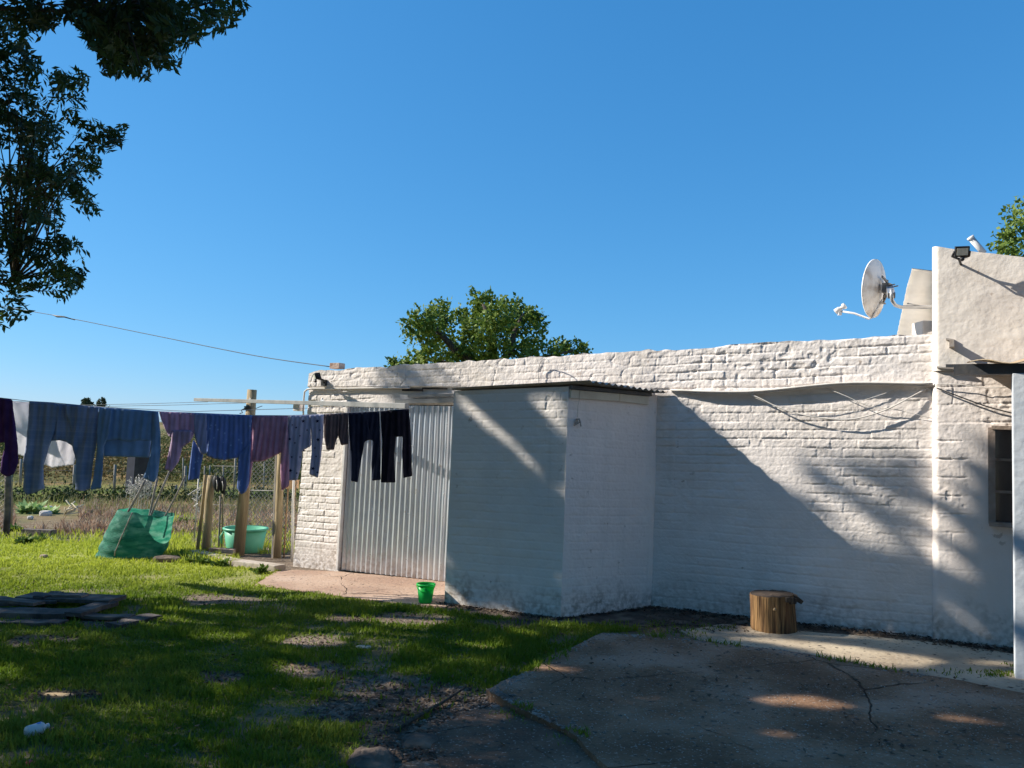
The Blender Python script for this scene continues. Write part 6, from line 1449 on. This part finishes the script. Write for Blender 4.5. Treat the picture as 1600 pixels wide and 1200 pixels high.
# green bucket
bb = ground(663, 946); bb = bb + np.array([0, .07, 0]); bb[2] = float(gz(bb[0], bb[1])) + .016
bk_ = empty('bucket', bb, 'small bright green plastic bucket on the apron before the door', 'bucket')
m = MB(); m.lathe(bb, Z3, [(.001, .004), (.062, .0), (.066, .01), (.088, .178), (.085, .178), (.063, .012), (.001, .012)], 32); m.build('body', bucket_mat, bk_, bb)
m = MB(); m.lathe(bb, Z3, [(.088, .165), (.096, .167), (.096, .185), (.084, .185)], 32); m.build('rim', bucket_mat, bk_, bb)
m = MB(); m.tube([bb + np.array([.092 * math.cos(a_), .092 * math.sin(a_) * .9 - .01, .168 - .05 * abs(math.sin(a_))]) for a_ in np.linspace(math.pi, 2 * math.pi, 12)], .003, 5); m.build('handle', bucket_mat, bk_, bb)
# odds and ends on the lawn
wa = ground(39, 1156) + Z3 * .035; wb = ground(75, 1146) + Z3 * .04
t_ = empty('bottle', (wa + wb) / 2 - Z3 * .035, 'white plastic bottle with blue print lying in the dark grass', 'bottle')
d = unit(wb - wa); Ln = np.linalg.norm(wb - wa)
m = MB(); m.lathe(wa, d, [(.001, 0), (.028, .003), (.031, .010), (.031, Ln * .66), (.024, Ln * .78), (.012, Ln * .84), (.012, Ln * .92), (.014, Ln * .93), (.014, Ln), (.001, Ln + .002)], 26); o = m.build('body', white_plastic, t_, (wa + wb) / 2 - Z3 * .035)
m = MB(); 
sdv = unit(np.cross(d, Z3)); 
for (u0, u1, a0, a1) in [(.35, .78, 1.7, 2.3), (.45, .62, 1.2, 1.8), (.3, .5, 2.3, 2.7)]:
    rows = []
    for i in range(2):
        for k in range(5):
            a_ = a0 + (a1 - a0) * k / 4; rows.append(wa + d * Ln * (u0 if i == 0 else u1) + .0316 * (math.cos(a_) * -unit(np.cross(sdv, d)) * -1 * 0 + math.sin(a_) * Z3 + math.cos(a_) * np.array([d[1], -d[0], 0])))
    m.add(rows, [(k, k + 1, 6 + k, 5 + k) for k in range(4)])
m.build('print', blue_print, t_, (wa + wb) / 2 - Z3 * .035)
c = ground(45, 1198); m = MB(); m.lathe(c + Z3 * .004, Z3 + .5 * R0, [(.02, 0), (.021, .004), (.021, .018), (.001, .02)], 18); o = m.build('red_lid', red_plastic, None, c); tag(o, 'red plastic lid in the grass at the bottom left corner', 'lid')
c = ground(568, 1015); rock('flat_stone', c + Z3 * .02, (.06, .035, .010), M('pale_green_stone', C(.26, .29, .24), C(.34, .36, .30), 9, .8), 'flat pale greenish stone on the shaded lawn', seed=2)
c = ground(92, 1087); rock('bark_piece', c + Z3 * .006, (.085, .03, .006), bark_chip, 'tan flake of bark lying on the dark lawn', 'bark', 6)
c = ground(578, 1196); rock('boulder', c + np.array([.0, .02, -.035]), (.125, .12, .10), rock_mat, 'rough brown rock at the bottom beside the broken slab', 'rock', 14, 4)
c = ground(650, 1160); rock('rubble', c + np.array([0.02, .0, -.01]), (.10, .09, .045), rock_mat, 'dark lump of rubble in the hole beside the broken slab', 'rock', 31)
c = ground(798, 1092); rock('rubble', c + np.array([0.0, .0, -.0]), (.09, .06, .05), rock_mat, 'lump of broken concrete under the patio corner', 'rock', 41)
m = MB(); pts = [ground(x, y) + Z3 * h_ for x, y, h_ in [(618, 1148, .02), (652, 1128, .03), (690, 1106, .03), (728, 1082, .035)]]; m.tube(pts, [.010, .011, .010, .006], 7); o = m.build('stick', bark, None, pts[0]); tag(o, 'long thin dark stick lying along the broken slab edge', 'stick')
m = MB(); pts = [ground(x, y) + Z3 * h_ for x, y, h_ in [(860, 1050, .02), (866, 1038, .05), (868, 1030, .08)]]; m.tube(pts, .004, 5); o = m.build('stick', bark, None, pts[0]); tag(o, 'tiny twig standing in the grass beside the patio edge', 'stick')

# ================================================================== LIGHT, SKY, CAMERA
w = bpy.data.worlds.new('World'); sc.world = w; w.use_nodes = True; nt = w.node_tree
sky = nt.nodes.new('ShaderNodeTexSky'); sky.sky_type = 'NISHITA'; sky.sun_disc = False
SE = math.asin(SUN[2]); SAZ = math.atan2(SUN[0], SUN[1])
sky.sun_elevation = SE; sky.sun_rotation = SAZ; sky.air_density = 1.0; sky.dust_density = 0.; sky.ozone_density = 6.0; sky.altitude = 0
bg = nt.nodes['Background']; EXPO = .75
sp_ = nt.nodes.new('ShaderNodeSeparateColor'); nt.links.new(sky.outputs[0], sp_.inputs[0]); cb_ = nt.nodes.new('ShaderNodeCombineColor')
for ch, k_, g_ in (('Red', .0763, 1.), ('Green', .2087, .63), ('Blue', .358, .51)):      # the camera's rendering of a clear sky
    pw_ = nt.nodes.new('ShaderNodeMath'); pw_.operation = 'POWER'; nt.links.new(sp_.outputs[ch], pw_.inputs[0]); pw_.inputs[1].default_value = g_
    ml_ = nt.nodes.new('ShaderNodeMath'); ml_.operation = 'MULTIPLY'; nt.links.new(pw_.outputs[0], ml_.inputs[0]); ml_.inputs[1].default_value = k_ / (.11 * 2 ** EXPO); nt.links.new(ml_.outputs[0], cb_.inputs[ch])
nt.links.new(cb_.outputs[0], bg.inputs['Color']); bg.inputs['Strength'].default_value = .11
sl = bpy.data.lights.new('sun', 'SUN'); sl.energy = 5.0; sl.angle = R(.53); sl.color = (1., .93, .82)
so = bpy.data.objects.new('sun', sl); COL.objects.link(so); so.location = tuple(SUN * 30)
from mathutils import Vector, Matrix
so.rotation_euler = Vector(tuple(LIGHT)).to_track_quat('-Z', 'Y').to_euler()
cam = bpy.data.cameras.new('camera'); co = bpy.data.objects.new('camera', cam); COL.objects.link(co)
cam.sensor_width = 36; cam.lens = 36 * f / 1600; cam.clip_start = .05; cam.clip_end = 3000
co.matrix_world = Matrix(((RC[0], UC[0], -FW[0], 0), (RC[1], UC[1], -FW[1], 0), (RC[2], UC[2], -FW[2], 0), (0, 0, 0, 1)))
sc.camera = co
sc.view_settings.view_transform = 'Standard'; sc.view_settings.look = 'None'; sc.view_settings.exposure = EXPO; sc.view_settings.gamma = 1.
sc.cycles.max_bounces = 8; sc.cycles.use_denoising = True
